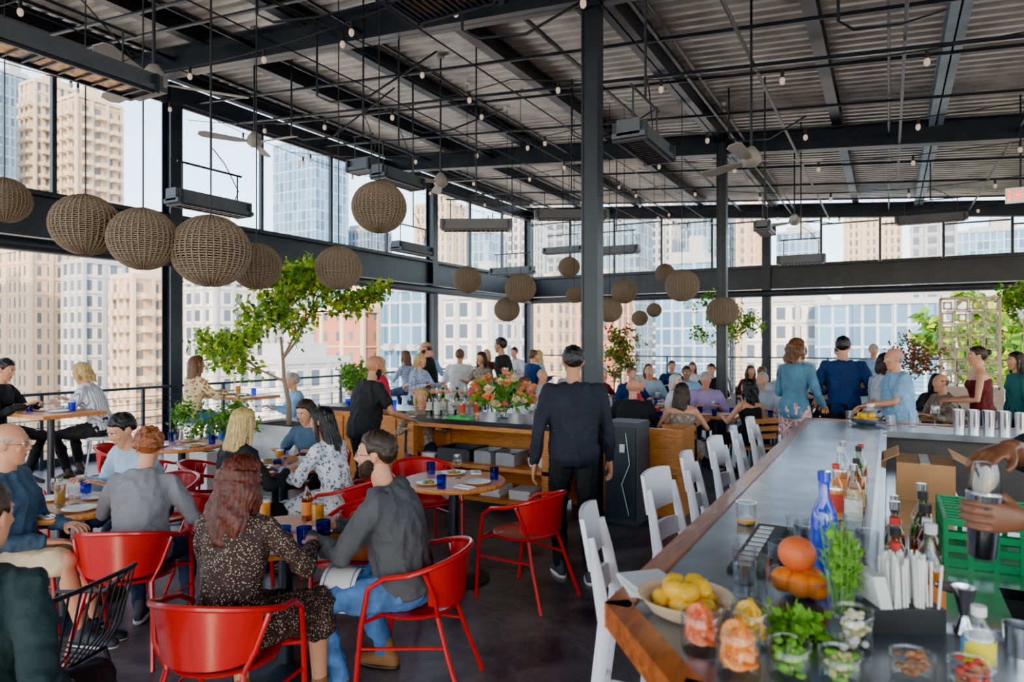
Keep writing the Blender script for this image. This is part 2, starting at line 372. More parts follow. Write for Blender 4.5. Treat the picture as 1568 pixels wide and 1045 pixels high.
    for k in(-1,1):
        a,e,w=arm[k]; m1=a.lerp(e,.5); m2=e.lerp(w,.3)
        if sleeve in('none','short','three'): sk.limb([a,m1,e,m2,w],[.047*ar*s,.044*ar*s,.036*ar*s,.039*ar*s,.0255*ar*s])
        else: sk.limb([e.lerp(w,.6),w],[.031*ar*s,.0255*ar*s])
        if leg in('shorts','skirt','dress','crop'):
            hp_,kn,an=legj[k]; sk.limb([hp_.lerp(kn,.35),kn,kn.lerp(an,.3)+(Vector((0,-.012,0))),an],[.075*s,.053*s,.053*s,.036*s])
    if sleeve=='none': sk.loft(rings(.30,.6,0),seg=24)
    v,fc=remesh(sk,vox*.85,4); mb.add(v,fc,SKM)
    # --- top
    tp=MB(); t0=-.05 if sit is not None else -.10
    tp.loft(rings(t0,.53 if sleeve!='none' else .44,inf),seg=28)
    for k in(-1,1):
        a,e,w=arm[k]; ab=a-X*k*.03
        R1=[.056*ar*s+.004,.054*ar*s+inf*.8,.045*ar*s+inf]; 
        if sleeve=='long': tp.limb([ab,a,a.lerp(e,.5),e,e.lerp(w,.35),e.lerp(w,.93)],[.055*ar*s+.006]+[R1[0],R1[1],.042*ar*s+inf*.7,.042*ar*s+inf*.7,.03*ar*s+inf*.6])
        elif sleeve=='three': tp.limb([ab,a,a.lerp(e,.5),e,e.lerp(w,.3)],[.055*ar*s+.006,R1[0],R1[1],.044*ar*s+inf,.045*ar*s+inf])
        elif sleeve=='short': tp.limb([ab,a,a.lerp(e,.42),a.lerp(e,.62)],[.055*ar*s+.006,R1[0],R1[1],.047*ar*s+inf*1.2])
        else: tp.limb([sp(.44)-X*-k*.07,sp(.49)+X*k*.075],[.05,.02])
    if leg=='dress':
        if sit is None: tp.loft([(P+Vector((0,0,z)),Vector((1,0,0)),Vector((0,1,0)),rx,ry) for z,rx,ry in[(.02,.17,.13),(-.15,.20,.16),(-.45,.25,.20)]],seg=24)
        else:
            for k in(-1,1): hp_,kn,an=legj[k]; tp.limb([hp_,hp_.lerp(kn,.5),kn,kn.lerp(an,.25)],[.105,.10,.082,.08])
            kc=(legj[-1][1]+legj[1][1])/2; tp.limb([P,P.lerp(kc,.6),kc],[.11,.10,.07])
    v,fc=remesh(tp,vox,4,.5,amp=.012 if near else .009,scl=9,seed=sd); mb.add(v,fc,top)
    # --- bottom
    if leg!='dress':
        bt=MB(); bt.loft(rings(-.1,.12,.004),seg=24)
        for k in(-1,1):
            hp_,kn,an=legj[k]
            if leg=='shorts': bt.limb([hp_,hp_.lerp(kn,.5),hp_.lerp(kn,.88)],[.10*s,.092*s,.078*s])
            else:
                q=(kn-hp_.lerp(an,.5)); off=-q.normalized()*.012 if q.length>.02 else Vector((0,-.01,0))
                bt.limb([hp_,hp_.lerp(kn,.5),kn,kn.lerp(an,.35)+off,kn.lerp(an,.95)],[.098*s,.086*s,.066*s,.062*s,.05*s] if not fem else [.10*s,.084*s,.06*s,.055*s,.042*s])
        v,fc=remesh(bt,vox,4,.5,amp=.010,scl=11,seed=sd+9); mb.add(v,fc,bot)
    # --- shoes
    for k in(-1,1):
        hp_,kn,an=legj[k]; sf=s*(.92 if fem else 1); fw=Vector((k*.18,1,0)).normalized()
        pit=0
        if sit is not None and sit>.6: pit=-.15
        fw=(fw+Vector((0,0,pit))).normalized(); sdv=fw.cross(Zv).normalized(); upv=sdv.cross(fw)
        fb=MB(); base=an-upv*.085*1
        rg=[(-.07,.022,.03,.035),(-.05,.034,.045,.045),(0,.038,.05,.05),(.06,.042,.04,.04),(.12,.048,.03,.03),(.165,.042,.025,.025),(.19,.022,.018,.02)]
        fb.loft([(base+fw*y*sf+upv*(zc*1.0),sdv,upv,rx*sf,rz) for y,rx,rz,zc in rg],seg=16); fb.limb([base+upv*.06-fw*.01,an+upv*.04],[.042*s,.044*s])
        v,fc=remesh(fb,.011 if near else .016,3); v=[p if (p-base).dot(upv)>.002 else p-upv*((p-base).dot(upv)-.002) for p in v]; mb.add(v,fc,shoe)
        mb.loft([(base+fw*.055*sf+upv*z,sdv,fw,.047*sf,.135*sf) for z in(0,.02)],sole or SHOE,seg=18)
    # --- hands
    for i,k in enumerate((-1,1)):
        a,e,w=arm[k]; d=(w-e).normalized(); dd=(dirL if k<0 else dirR)
        if dd: d=Vector(dd).normalized()
        pn=(palmL if k<0 else palmR)
        if pn: pn=Vector(pn)
        else: pn=Vector((0,0,-1)) if (abs(d.z)<.75) else Vector((-k,0,0))
        zz=-(pn-d*pn.dot(d)).normalized(); xx=d.cross(zz).normalized()
        hs=s*(.92 if fem else 1.03); M=Matrix(((xx.x,d.x,zz.x,w.x),(xx.y,d.y,zz.y,w.y),(xx.z,d.z,zz.z,w.z),(0,0,0,1)))@Matrix.Diagonal((hs*(1 if k<0 else -1),hs,hs,1))
        HT=HANDS[hand[i]][0 if near else 1]; mb.add(HT[0],HT[1],SKM,M)
    # --- head
    hsz=s**.4*(.97 if fem else 1.02)
    HMx=Matrix.Translation(hc)@Matrix.Rotation(rad(-hy),4,'Z')@Matrix.Rotation(rad(-hp-lean2*.25),4,'X')@Matrix.Scale(hsz,4)
    HD=HEAD if near else HEADL
    mb.add(HD[0],HD[1],SKM,HMx)
    for k in(-1,1):
        mb.sph((k*.031,.0735,.011),.0115,EYE,HMx,10,7); mb.sph((k*.031,.0805,.011),(.0052,.0048,.0052),IRIS,HMx,8,6)
        mb.tube([(k*.016,.087,.029),(k*.03,.086,.034),(k*.046,.075,.030)],[.0028,.0034,.002],HM[hm],6,M=HMx)
    mb.sph((0,.0855,-.0515),(.021,.0065,.0035),LIP,HMx,10,6); mb.sph((0,.0835,-.0595),(.018,.0065,.0042),LIP,HMx,10,6)
    if hair_!='bald': hv,hf=hair(hair_); mb.add(hv,hf,HM[hm],HMx)
    if beard: mb.add(BEARD[0],BEARD[1],HM[hm],HMx)
    if glasses:
        for k in(-1,1):
            mb.tube([(k*.031+.020*math.cos(a),.094-.003*abs(math.cos(a)),.010+.015*math.sin(a)) for a in[i*.5236 for i in range(12)]],.0014,GLF,6,closed=True,M=HMx)
            mb.tube([(k*.051,.090,.013),(k*.074,.05,.012),(k*.079,-.005,.008)],.0014,GLF,6,M=HMx)
        mb.tube([(-.01,.097,.012),(.01,.097,.012)],.0014,GLF,6,M=HMx)
    o=mb.obj(name,W(r,f,z0),RZ(h),sharp=0)
    return o
# ------------------------------------------------------------------ common materials
STEEL=mat('painted_black_steel',(.024,.031,.042),rough=.40,var=.25,vs=3)
STEELG=mat('pale_grey_steel',(.26,.36,.42),rough=.5,var=.25,vs=3)
CABM=mat('dark_cabinet',(.05,.06,.07),rough=.5)
REDM=mat('red_powder_coat',(.62,.006,.010),rough=.28,var=.06,coat=.3)
WHITEP=mat('white_plastic',(.78,.78,.86),rough=.45,var=.04)
TABLEW=woodm('oak_table_top',(.50,.135,.018),(.80,.29,.055),5,.38)
WALN=woodm('walnut_edge',(.26,.055,.010),(.56,.15,.03),6,.30,(8,1,8))
PINE=woodm('service_wood',(.45,.14,.022),(.74,.28,.06),6,.5)
BLACKM=mat('black_plastic',(.02,.02,.022),rough=.5)
CHROME=mat('brushed_stainless',(.70,.71,.73),rough=.2,metal=1,var=.05)
WHITEC=mat('white_ceramic',(.85,.84,.81),rough=.2,var=.02)
NAPK=mat('linen_napkin',(.84,.83,.82),rough=.9,var=.03)
GL=glassm('clear_glass',(.96,.975,.98),.75,.07); GLB=glassm('blue_tumbler_glass',(.18,.36,.92),.5,.06); GLG=glassm('green_bottle_glass',(.35,.52,.2),.4,.08); GLBR=glassm('amber_glass',(.75,.36,.1),.4,.08); PANE=glassm('window_pane',(.97,.985,.99),.35,.02)
COB=mat('cobalt_glass',(.008,.045,.60),rough=.05,coat=1,var=.1)
LIQ=mat('beer_amber',(.85,.36,.025),rough=.1,var=.1,coat=.5)
# ------------------------------------------------------------------ room shell
XL,XR,YF,YB=-10.5,9.0,20.15,-7.0
def roofz(x): return 6.40-.08*(x+10.5)
fl=MB()
FM=bpy.data.materials.new('dark_stained_concrete'); FM.use_nodes=True
nt=FM.node_tree;N=nt.nodes;L=nt.links;b=N['Principled BSDF'];tc=N.new('ShaderNodeTexCoord')
n1=N.new('ShaderNodeTexNoise');n1.inputs['Scale'].default_value=2.2;n1.inputs['Detail'].default_value=12;n1.inputs['Roughness'].default_value=.75;n1.inputs['Distortion'].default_value=.6;L.new(tc.outputs['Object'],n1.inputs[0])
r1=N.new('ShaderNodeValToRGB');r1.color_ramp.elements[0].position=.38;r1.color_ramp.elements[1].position=.66;r1.color_ramp.elements[0].color=(.045,.041,.045,1);r1.color_ramp.elements[1].color=(.21,.185,.185,1)
L.new(n1.outputs[0],r1.inputs[0]);L.new(r1.outputs[0],b.inputs['Base Color'])
mr=N.new('ShaderNodeMapRange');mr.inputs[3].default_value=.20;mr.inputs[4].default_value=.5;L.new(n1.outputs[0],mr.inputs[0]);L.new(mr.outputs[0],b.inputs['Roughness'])
bp=N.new('ShaderNodeBump');bp.inputs['Strength'].default_value=.15;L.new(n1.outputs[0],bp.inputs['Height']);L.new(bp.outputs[0],b.inputs['Normal'])
fl.box(((XL+XR)/2,(YF+YB)/2,-.15),(XR-XL+.6,YF-YB+.6,.3),FM); fl.obj('floor')
DECK=mat('galvanised_roof_deck',(.44,.415,.38),rough=.38,metal=.35,var=.32,vs=2.5)
ce=MB(); vs=[];fs=[]; y=YB-.3; pr=[(0,0),(.07,0),(.10,.055),(.17,.055)]
while y<YF+.3:
    for dy,dz in pr:
        vs.append((XL-.4,y+dy,roofz(XL-.4)+dz)); vs.append((XR+.3,y+dy,roofz(XR+.3)+dz))
    y+=.2
n=len(vs)//2
fs=[(2*i,2*i+1,2*i+3,2*i+2) for i in range(n-1)]
ce.add(vs,fs,DECK)
zt=.09; ce.add([(XL-.4,YB-.3,roofz(XL-.4)+zt),(XR+.3,YB-.3,roofz(XR+.3)+zt),(XR+.3,YF+.3,roofz(XR+.3)+zt),(XL-.4,YF+.3,roofz(XL-.4)+zt)],[(0,1,2,3)],DECK)
ce.obj('ceiling',sharp=20)
def ibeam(mb,p,q,h,w,mt):
    p=Vector(p);q=Vector(q);d=(q-p);L_=d.length;c=(p+q)/2;rz=math.atan2(d.y,d.x);ry=-math.atan2(d.z,math.hypot(d.x,d.y))
    M=Matrix.Translation(c)@Matrix.Rotation(rz,4,'Z')@Matrix.Rotation(ry,4,'Y')
    mb.box((0,0,-.012),(L_,w,.024),mt,M);mb.box((0,0,-h+.012),(L_,w,.024),mt,M);mb.box((0,0,-h/2),(L_,.02,h),mt,M)
bm_=MB()
for x in(-10.4,-8.5,-6.6,-4.7,-.75,2.9,4.9,6.9,8.8):
    ibeam(bm_,(x,YB,roofz(x)-.005),(x,YF,roofz(x)-.005),.24,.15,STEEL)
for y in(-6.8,-.2,6.35,12.7,19.95):
    ibeam(bm_,(XL,y,roofz(XL)-.2),(XR,y,roofz(XR)-.2),.38,.2,STEEL)
ibeam(bm_,(-2.7,YB,roofz(-2.7)-.005),(-2.7,YF,roofz(-2.7)-.005),.34,.2,STEEL)
bm_.obj('steel_roof_beams')
b2=MB(); ibeam(b2,(.65,YB,roofz(.65)-.03),(.65,YF,roofz(.65)-.03),.26,.2,STEELG); b2.obj('grey_steel_joist')  # paler steel colour stands in for light on this joist's underside
def column(x,y,w,zt_):
    mb=MB(); 
    for s in(-1,1): mb.box((x+s*w/2,y,zt_/2),(.02,w,zt_),STEEL)
    mb.box((x,y,zt_/2),(w,w*.86,zt_),STEEL); mb.box((x,y,.012),(w*1.8,w*1.8,.024),STEEL); mb.box((x,y,zt_-.3),(w*1.7,w*1.7,.02),STEEL)
    for a in(-1,1):
        for c in(-1,1): mb.cyl((x+a*w*.7,y+c*w*.7,.024),.014,.02,STEEL,seg=6)
    mb.obj('steel_column')
column(-2.60,6.35,.155,roofz(-2.60)-.36); column(-2.66,12.7,.155,roofz(-2.66)-.36)
ZB0,ZB1=3.25,3.88
wl=MB()
wl.box((XL,(YF+YB)/2,ZB1-.02),(.26,YF-YB,.04),STEEL);wl.box((XL,(YF+YB)/2,ZB0+.02),(.26,YF-YB,.04),STEEL);wl.box((XL-.02,(YF+YB)/2,(ZB0+ZB1)/2),(.04,YF-YB,ZB1-ZB0),STEEL)
wl.cyl((0,0,0),.1,YF-YB,STEEL,Matrix.Translation((XL+.10,YB,ZB0-.12))@Matrix.Rotation(-math.pi/2,4,'X'),12)
wl.box((XL,(YF+YB)/2,5.95),(.2,YF-YB,.3),STEEL); wl.box((XL,(YF+YB)/2,.06),(.18,YF-YB,.12),STEEL)
for y in(-.2,7.2,14.6,20.1):
    for s in(-1,1): wl.box((XL+.11*s,y,3.05),(.025,.22,6.1),STEEL)
    wl.box((XL,y,3.05),(.2,.03,6.1),STEEL)
    for k in range(6): wl.box((XL+.12,y,.8+k),(.01,.24,.03),STEEL)
yy=[-.2+1.85*k for k in range(-3,12)]
for y in yy: wl.box((XL,y,(ZB1+5.85)/2),(.07,.06,5.85-ZB1),STEEL)
wl.obj('wall_left')
def railing(name,p,q,h,step=1.5):
    mb=MB();p=Vector(p);q=Vector(q);d=q-p;L_=d.length;n=max(1,round(L_/step));u=d/L_
    M=Matrix.Translation(p)@Matrix.Rotation(math.atan2(d.y,d.x),4,'Z')
    mb.box((L_/2,0,h-.02),(L_,.06,.04),STEEL,M)
    for z in [h-.16-.11*i for i in range(int((h-.3)/.11))]: mb.tube([(0,0,z),(L_,0,z)],.006,STEEL,6,M=M)
    for i in range(n+1): mb.box((L_*i/n,0,h/2),(.045,.045,h),STEEL,M)
    return mb.obj(name)
railing('railing',(XL+.22,YB+.3,0),(XL+.22,YF-.35,0),1.08)
railing('railing',(XL+.4,YF-.24,0),(XR-.3,YF-.24,0),1.36)
wf=MB()
wf.box(((XL+XR)/2,YF,ZB1-.02),(XR-XL,.26,.04),STEEL);wf.box(((XL+XR)/2,YF,ZB0+.02),(XR-XL,.26,.04),STEEL);wf.box(((XL+XR)/2,YF,(ZB0+ZB1)/2),(XR-XL,.04,ZB1-ZB0),STEEL)
wf.cyl((0,0,0),.1,XR-XL,STEEL,Matrix.Translation((XL,YF-.1,ZB0-.12))@Matrix.Rotation(math.pi/2,4,'Y'),12)
wf.box(((XL+XR)/2,YF,.06),(XR-XL,.18,.12),STEEL)
xs=[-10.4,-9,-7.5,-6,-4.5,-3.0,-1.6,-.2,1.2,2.6,4.0,5.4,6.8,8.2]
for x in xs: wf.box((x,YF,(ZB1+roofz(x)-.5)/2),(.06,.07,roofz(x)-.5-ZB1),STEEL)
for x in(-3.0,3.4,8.9):
    for s in(-1,1): wf.box((x,YF+.1*s,2.6),(.22,.025,5.2),STEEL)
    wf.box((x,YF,2.6),(.03,.2,5.2),STEEL)
wf.obj('wall_far')
wr=MB(); PLAST=mat('painted_wall_grey',(.5,.5,.48),rough=.8); wr.box((XR+.1,(YF+YB)/2,.5),(.2,YF-YB,1.0),PLAST)
for y in(-6.8,-.2,6.35,12.7,20): wr.box((XR+.1,y,2.4),(.2,.2,4.8),STEEL)
wr.box((XR+.1,(YF+YB)/2,4.62),(.2,YF-YB,.2),STEEL)
wr.obj('wall_right')
wb=MB(); wb.box(((XL+XR)/2,YB-.1,.45),(XR-XL,.2,.9),PLAST); 
for x in(-10.4,-4,2.5,8.9): wb.box((x,YB-.1,2.7),(.2,.2,4.9),STEEL)
wb.obj('wall_near')
k=1
for a,c in zip(yy,yy[1:]):
    if c>YF or a<-1: continue
    mb=MB(); mb.box((XL,(a+c)/2,(ZB1+5.8)/2),(.012,c-a-.06,5.8-ZB1-.01),PANE)
    for zz in(ZB1+.03,5.77): mb.box((XL,(a+c)/2,zz),(.05,c-a-.06,.04),STEEL)
    mb.obj('window_%d'%k); k+=1
for a,c in zip(xs,xs[1:]):
    mb=MB(); xm=(a+c)/2; zt_=roofz(c)-.6; mb.box((xm,YF,(ZB1+zt_)/2),(c-a-.07,.012,zt_-ZB1-.01),PANE)
    for zz in(ZB1+.03,zt_-.02): mb.box((xm,YF,zz),(c-a-.07,.05,.04),STEEL)
    mb.obj('window_%d'%k); k+=1
# ------------------------------------------------------------------ furniture
def red_chair_mesh():
    mb=MB(); pts=[(-.25,.24,0),(-.262,.20,.40),(-.268,.16,.60),(-.275,.08,.655),(-.28,-.02,.672)]
    for i in range(13):
        a=math.pi+math.pi*i/12; pts.append((.28*math.cos(a),-.04+.25*math.sin(a),.675+.075*math.sin(math.pi*i/12)))
    pts+=[(-x,y,z) for x,y,z in reversed(pts[:5])]
    mb.tube(pts,.0135,REDM,8)
    vs=[];n=18
    for lay in(0,1):
        for j in range(5):
            for i in range(n+1):
                a=math.pi*(1.13+.74*i/n); R=.268-.006*lay; tz=j/4
                e=abs(i/n-.5)*2; zb=.485+.03*e**4; ztp=.665+.072*math.sin(math.pi*(.13+.74*i/n)/1.0); rr=R*(.90+.10*tz)
                vs.append((rr*math.cos(a),-.04+rr*.9*math.sin(a),zb+(ztp-zb)*tz))
    fs=[]
    for lay in(0,1):
        o=lay*5*(n+1)
        for j in range(4):
            for i in range(n): q=(o+j*(n+1)+i,o+j*(n+1)+i+1,o+(j+1)*(n+1)+i+1,o+(j+1)*(n+1)+i); fs.append(q if lay==0 else q[::-1])
    mb.add(vs,fs,REDM)
    mb.lathe([(0,.437),(.20,.437),(.222,.443),(.226,.452),(.215,.458),(.19,.452),(0,.446)],REDM,Matrix.Diagonal((1.02,1,1,1)),28)
    for s in(-1,1):
        mb.tube([(s*.17,-.16,.44),(s*.20,-.22,.25),(s*.235,-.31,0)],.0125,REDM,8)
        mb.tube([(s*.17,-.16,.44),(s*.225,-.16,.55),(s*.262,-.12,.68)],.011,REDM,8)
        mb.tube([(s*.262,.19,.43),(s*.15,.12,.436)],.010,REDM,8); mb.tube([(s*.257,.215,.30),(s*.19,-.2,.30)],.008,REDM,8)
    mb.tube([(-.262,.20,.425),(0,.235,.43),(.262,.20,.425)],.010,REDM,8)
    return mb.mesh('red_chair')
RC=red_chair_mesh()
def redchair(r,f,h): inst(RC,'red_metal_armchair',W(r,f),RZ(h))
def table_mesh(R,H,foot=.27):
    mb=MB(); mb.lathe([(0,H-.032),(R-.004,H-.032),(R,H-.026),(R,H-.006),(R-.005,H),(0,H)],TABLEW,seg=48)
    mb.lathe([(0,0),(foot,0),(foot,.012),(.07,.03),(.04,.05),(.036,H-.06),(.1,H-.04),(.1,H-.032),(0,H-.032)],STEEL,seg=28); return mb.mesh('round_table')
TM=table_mesh(.39,.75); TMH=table_mesh(.36,1.06)
def sqtable_mesh(wx,wy,H):
    mb=MB(); mb.box((0,0,H-.018),(wx,wy,.036),TABLEW); mb.box((0,0,H-.045),(wx*.5,wy*.5,.018),STEEL); mb.cyl((0,0,.02),.035,H-.065,STEEL,seg=14)
    mb.box((0,0,.012),(wx*.75,.07,.024),STEEL); mb.box((0,0,.012),(.07,wy*.75,.024),STEEL); return mb.mesh('sq_table')
SQ=sqtable_mesh(.72,.72,.75); SQH=sqtable_mesh(.95,.62,1.06)
def tumbler(g,h=.09,r=.036,liq=None,fill=.6):
    mb=MB(); mb.lathe([(0,0),(r*.86,0),(r,h),(r-.0025,h),(r*.84,.008),(0,.008)],g,seg=20)
    mb.tube([((r-.001)*math.cos(i*.314),(r-.001)*math.sin(i*.314),h) for i in range(20)],.0013,g,4,closed=True)
    if liq: mb.lathe([(0,.009),(r*.83,.009),(r*.92,h*fill),(0,h*fill)],liq,seg=20)
    return mb.mesh('tumbler')
TB=tumbler(GLB); TC=tumbler(GL,.11,.036); TBE=tumbler(GL,.15,.036,LIQ,.85); 
def wineg():
    mb=MB(); mb.lathe([(0,0),(.034,0),(.034,.002),(.005,.008),(.004,.08),(.012,.09),(.034,.115),(.038,.145),(.031,.185),(.029,.185),(.036,.145),(.032,.117),(0,.094)],GL,seg=20); return mb.mesh('wine_glass')
WG=wineg()
def plate(food=None):
    mb=MB(); mb.lathe([(0,0),(.07,0),(.08,.004),(.125,.016),(.125,.020),(.08,.009),(0,.007)],WHITEC,seg=30)
    if food:
        r=random.Random(5)
        for i in range(16): a=r.uniform(0,6.28); q=r.uniform(0,.06); mb.sph((q*math.cos(a),q*math.sin(a),.016),(r.uniform(.012,.024),r.uniform(.012,.022),r.uniform(.006,.014)),food[i%len(food)],seg=8,n=6)
    return mb.mesh('plate')
GREEN=mat('salad_green',(.12,.3,.03),rough=.6,var=.4,vs=60); BROWNF=mat('fried_food',(.5,.2,.05),rough=.7,var=.3,vs=60); ORF=mat('orange_fruit',(.95,.23,.002),rough=.4,bump=.3,bs=220,var=.08); LEM=mat('lemon_fruit',(.96,.52,.004),rough=.4,bump=.3,bs=220,var=.08); GRF=mat('grapefruit',(.95,.17,.035),rough=.4,bump=.3,bs=220,var=.12)
PL=plate(); PLF=plate([GREEN,BROWNF,ORF])
def napkin():
    mb=MB(); mb.box((0,0,.006),(.10,.18,.012),NAPK); mb.box((.01,0,.014),(.015,.17,.003),CHROME); mb.box((-.015,0,.014),(.01,.18,.003),CHROME); return mb.mesh('napkin')
NK=napkin()
def bottle(g,h=.28,r=.036,lab=None,capm=None,neck=.013,liq=None,fill=.5):
    mb=MB(); mb.lathe([(0,0),(r,0),(r,h*.58),(r*.85,h*.66),(neck,h*.78),(neck,h*.97),(neck+.002,h*.97),(neck+.002,h),(0,h)],g,seg=20)
    if liq: mb.lathe([(0,.004),(r*.93,.004),(r*.93,h*fill),(0,h*fill)],liq,seg=18)
    if lab: mb.lathe([(r+.0012,h*.15),(r+.0012,h*.48)],lab,seg=20)
    if capm: mb.cyl((0,0,h*.93),neck+.004,h*.09,capm,seg=12)
    return mb.mesh('bottle')
LABW=mat('white_label',(.8,.78,.7),rough=.7,var=.25,vs=70); LABR=mat('red_label',(.7,.05,.03),rough=.6,var=.2,vs=60); LABO=mat('orange_label',(.9,.26,.03),rough=.6); LABY=mat('yellow_blue_label',(.85,.72,.03),rough=.6,pat='blotch',col2=(.05,.35,.65),ps=25); GOLD=mat('gold_label',(.7,.46,.14),rough=.4,var=.3,vs=50)
WHIS=mat('whiskey',(.55,.17,.02),rough=.1); CLRL=mat('clear_spirit',(.62,.67,.67),rough=.1)
BEERB=bottle(GLBR,.23,.03,LABO,neck=.012); WINEB=bottle(GLG,.30,.037,LABW,BLACKM,liq=mat('olive_wine',(.10,.13,.03),rough=.1)); SPIR=bottle(GL,.30,.038,LABW,CHROME,liq=CLRL,fill=.45); SPIR2=bottle(GLBR,.28,.04,GOLD,BLACKM,liq=WHIS); SPIR3=bottle(GL,.27,.035,LABR,LABR,liq=LIQ,fill=.55); SPIR4=bottle(GL,.31,.036,LABO,WHITEC,liq=WHIS,fill=.6); BLUEB=bottle(COB,.325,.039,None,COB,.015)
BT=[SPIR,SPIR2,WINEB,SPIR3,SPIR4]
def settable(c,z,R=.26,n=3,seed=0,extra=()):
    r=random.Random(seed)
    for i in range(n):
        a=6.28*i/n+r.uniform(-.2,.2); p=c+Vector((math.cos(a)*R*.78,math.sin(a)*R*.78,z-c.z)); q=c+Vector((math.cos(a+.62)*R*1.05,math.sin(a+.62)*R*1.05,z-c.z))
        inst(PLF if r.random()<.5 else PL,'dinner_plate',p,a,.78); inst(TB,'blue_water_tumbler',q,0)
        if r.random()<.5: inst(NK,'folded_napkin',c+Vector((math.cos(a-.62)*R*1.05,math.sin(a-.62)*R*1.05,z-c.z)),a+1.57,.8)
    for j,(me,nm) in enumerate(extra):
        a=2.2*j+seed; inst(me,nm,c+Vector((math.cos(a)*R*.2,math.sin(a)*R*.2,z-c.z)),a)
for r,f in[(-1.24,3.72),(-2.87,4.35),(-1.95,5.8),(-.44,5.15),(-3.35,6.9)]: inst(TM,'round_dining_table',W(r,f),0)
def on(r,f,z,me,nm,rz=0,sc=1): inst(me,nm,W(r,f,z),rz,sc)
for r,f in[(-1.17,3.48),(-1.06,3.47),(-1.0,3.6)]: on(r,f,.75,TB,'blue_water_tumbler',0,1.1)
on(-1.10,3.85,.75,TBE,'beer_glass'); on(-1.20,3.98,.75,BEERB,'beer_bottle'); on(-1.42,3.9,.75,TBE,'beer_glass'); on(-1.02,3.78,.75,PL,'dinner_plate',0,.75); on(-1.30,3.66,.75,NK,'folded_napkin',.4)
settable(W(-2.87,4.35,.75),.75,.29,4,3,[(TBE,'beer_glass'),(WG,'wine_glass'),(TC,'water_glass')])
settable(W(-1.95,5.8,.75),.75,.29,4,5,[(TBE,'beer_glass'),(TC,'water_glass')])
settable(W(-.44,5.15,.75),.75,.29,3,8,[(WG,'wine_glass')])
settable(W(-3.35,6.9,.75),.75,.28,3,9,[(WG,'wine_glass'),(TC,'water_glass')])
inst(SQH,'high_bar_table',W(-4.85,7.15),0); settable(W(-4.85,7.15,1.06),1.06,.2,2,11,[(TC,'water_glass')])
inst(SQH,'high_bar_table',W(-3.75,9.3),0); settable(W(-3.75,9.3,1.06),1.06,.2,2,12,[(TBE,'beer_glass')])
def stool_mesh():
    mb=MB(); mb.lathe([(0,.71),(.15,.71),(.165,.725),(.165,.745),(.15,.75),(0,.745)],WHITEP,seg=24)
    for i in range(4):
        a=math.pi/4+i*math.pi/2; mb.tube([(.11*math.cos(a),.11*math.sin(a),.715),(.21*math.cos(a),.21*math.sin(a),0)],.013,CHROME,8)
    mb.tube([(.185*math.cos(i*.3927),.185*math.sin(i*.3927),.28) for i in range(16)],.009,CHROME,6,closed=True); return mb.mesh('stool')
ST=stool_mesh()
def stool(r,f): inst(ST,'bar_stool',W(r,f),0.2)
def barchair():
    mb=MB()
    for s in(-1,1):
        mb.tube([(s*.17,.16,.70),(s*.19,.19,.35),(s*.20,.21,0)],[.022,.024,.018],WHITEP,8,flat=.7)
        mb.tube([(s*.19,-.27,0),(s*.185,-.23,.4),(s*.175,-.19,.74),(s*.165,-.225,.93),(s*.155,-.25,1.05)],[.018,.026,.030,.024,.016],WHITEP,8,flat=.7)
        mb.tube([(s*.195,.195,.30),(s*.19,-.235,.34)],.012,WHITEP,8)
    mb.tube([(-.195,.195,.27),(.195,.195,.27)],.014,WHITEP,8); mb.tube([(-.19,-.235,.4),(.19,-.235,.4)],.012,WHITEP,8)
    mb.prism([(-.19,-.19),(.19,-.19),(.205,.14),(.155,.195),(-.155,.195),(-.205,.14)],.715,.745,WHITEP)
    for z0,z1,y0,y1,wd in((.93,1.12,-.235,-.272,.18),(.78,.86,-.20,-.215,.185)):
        vs=[];n=10
        for q in(0,.018):
            for (z,y) in((z0,y0),(z1,y1)):
                for i in range(n+1):
                    t=i/n*2-1; vs.append((t*wd*(1 if z==z0 else .93),y-q-.02*(1-t*t),z+(.012*(1-t*t) if z==z1 else 0)))
        m=n+1; fs=[]
        for i in range(n): fs+=[(i,i+1,m+i+1,m+i),(2*m+i+1,2*m+i,3*m+i,3*m+i+1),(m+i,m+i+1,3*m+i+1,3*m+i),(i+1,i,2*m+i,2*m+i+1)]
        fs+=[(0,m,3*m,2*m),(n,2*m+n,3*m+n,m+n)]
        mb.add(vs,fs,WHITEP)
    return mb.mesh('barchair')
BC=barchair()
for i,y in enumerate((2.62,3.45,4.12,4.85,5.55,6.25)):
    inst(BC,'white_bar_chair',(-.79,y,0),rad(-90+[14,-6,5,-3,6,0][i]))
# ------------------------------------------------------------------ bar
ZT=1.07
ZINC=mat('zinc_bar_top',(.25,.27,.31),rough=.24,metal=.75,var=.40,vs=5)
BARP=mat('bar_front_panel',(.06,.055,.055),rough=.5)
bar=MB()
out=[(-.65,1.78),(-.36,1.42),(2.3,1.42),(2.3,2.06),(-.05,2.06),(-.05,6.3),(2.7,6.3),(2.7,6.92),(-.65,6.92)]
bar.prism(out,ZT-.05,ZT,ZINC)
def edge(p,q,w=.07,mt=WALN,z0=ZT-.06,z1=ZT+.008):
    p=Vector((*p,0));q=Vector((*q,0));d=q-p;c=(p+q)/2; bar.box((c.x,c.y,(z0+z1)/2),(d.length+w*.55,w,z1-z0),mt,rz=math.atan2(d.y,d.x))
edge((-.65,6.92),(-.65,1.78)); edge((-.65,1.78),(-.36,1.42)); edge((-.36,1.42),(2.3,1.42)); edge((-.65,6.92),(2.7,6.92))
edge((-.05,2.06),(-.05,6.3),.02,CHROME,ZT-.05,ZT+.012); edge((-.05,2.06),(2.3,2.06),.02,CHROME,ZT-.05,ZT+.012)
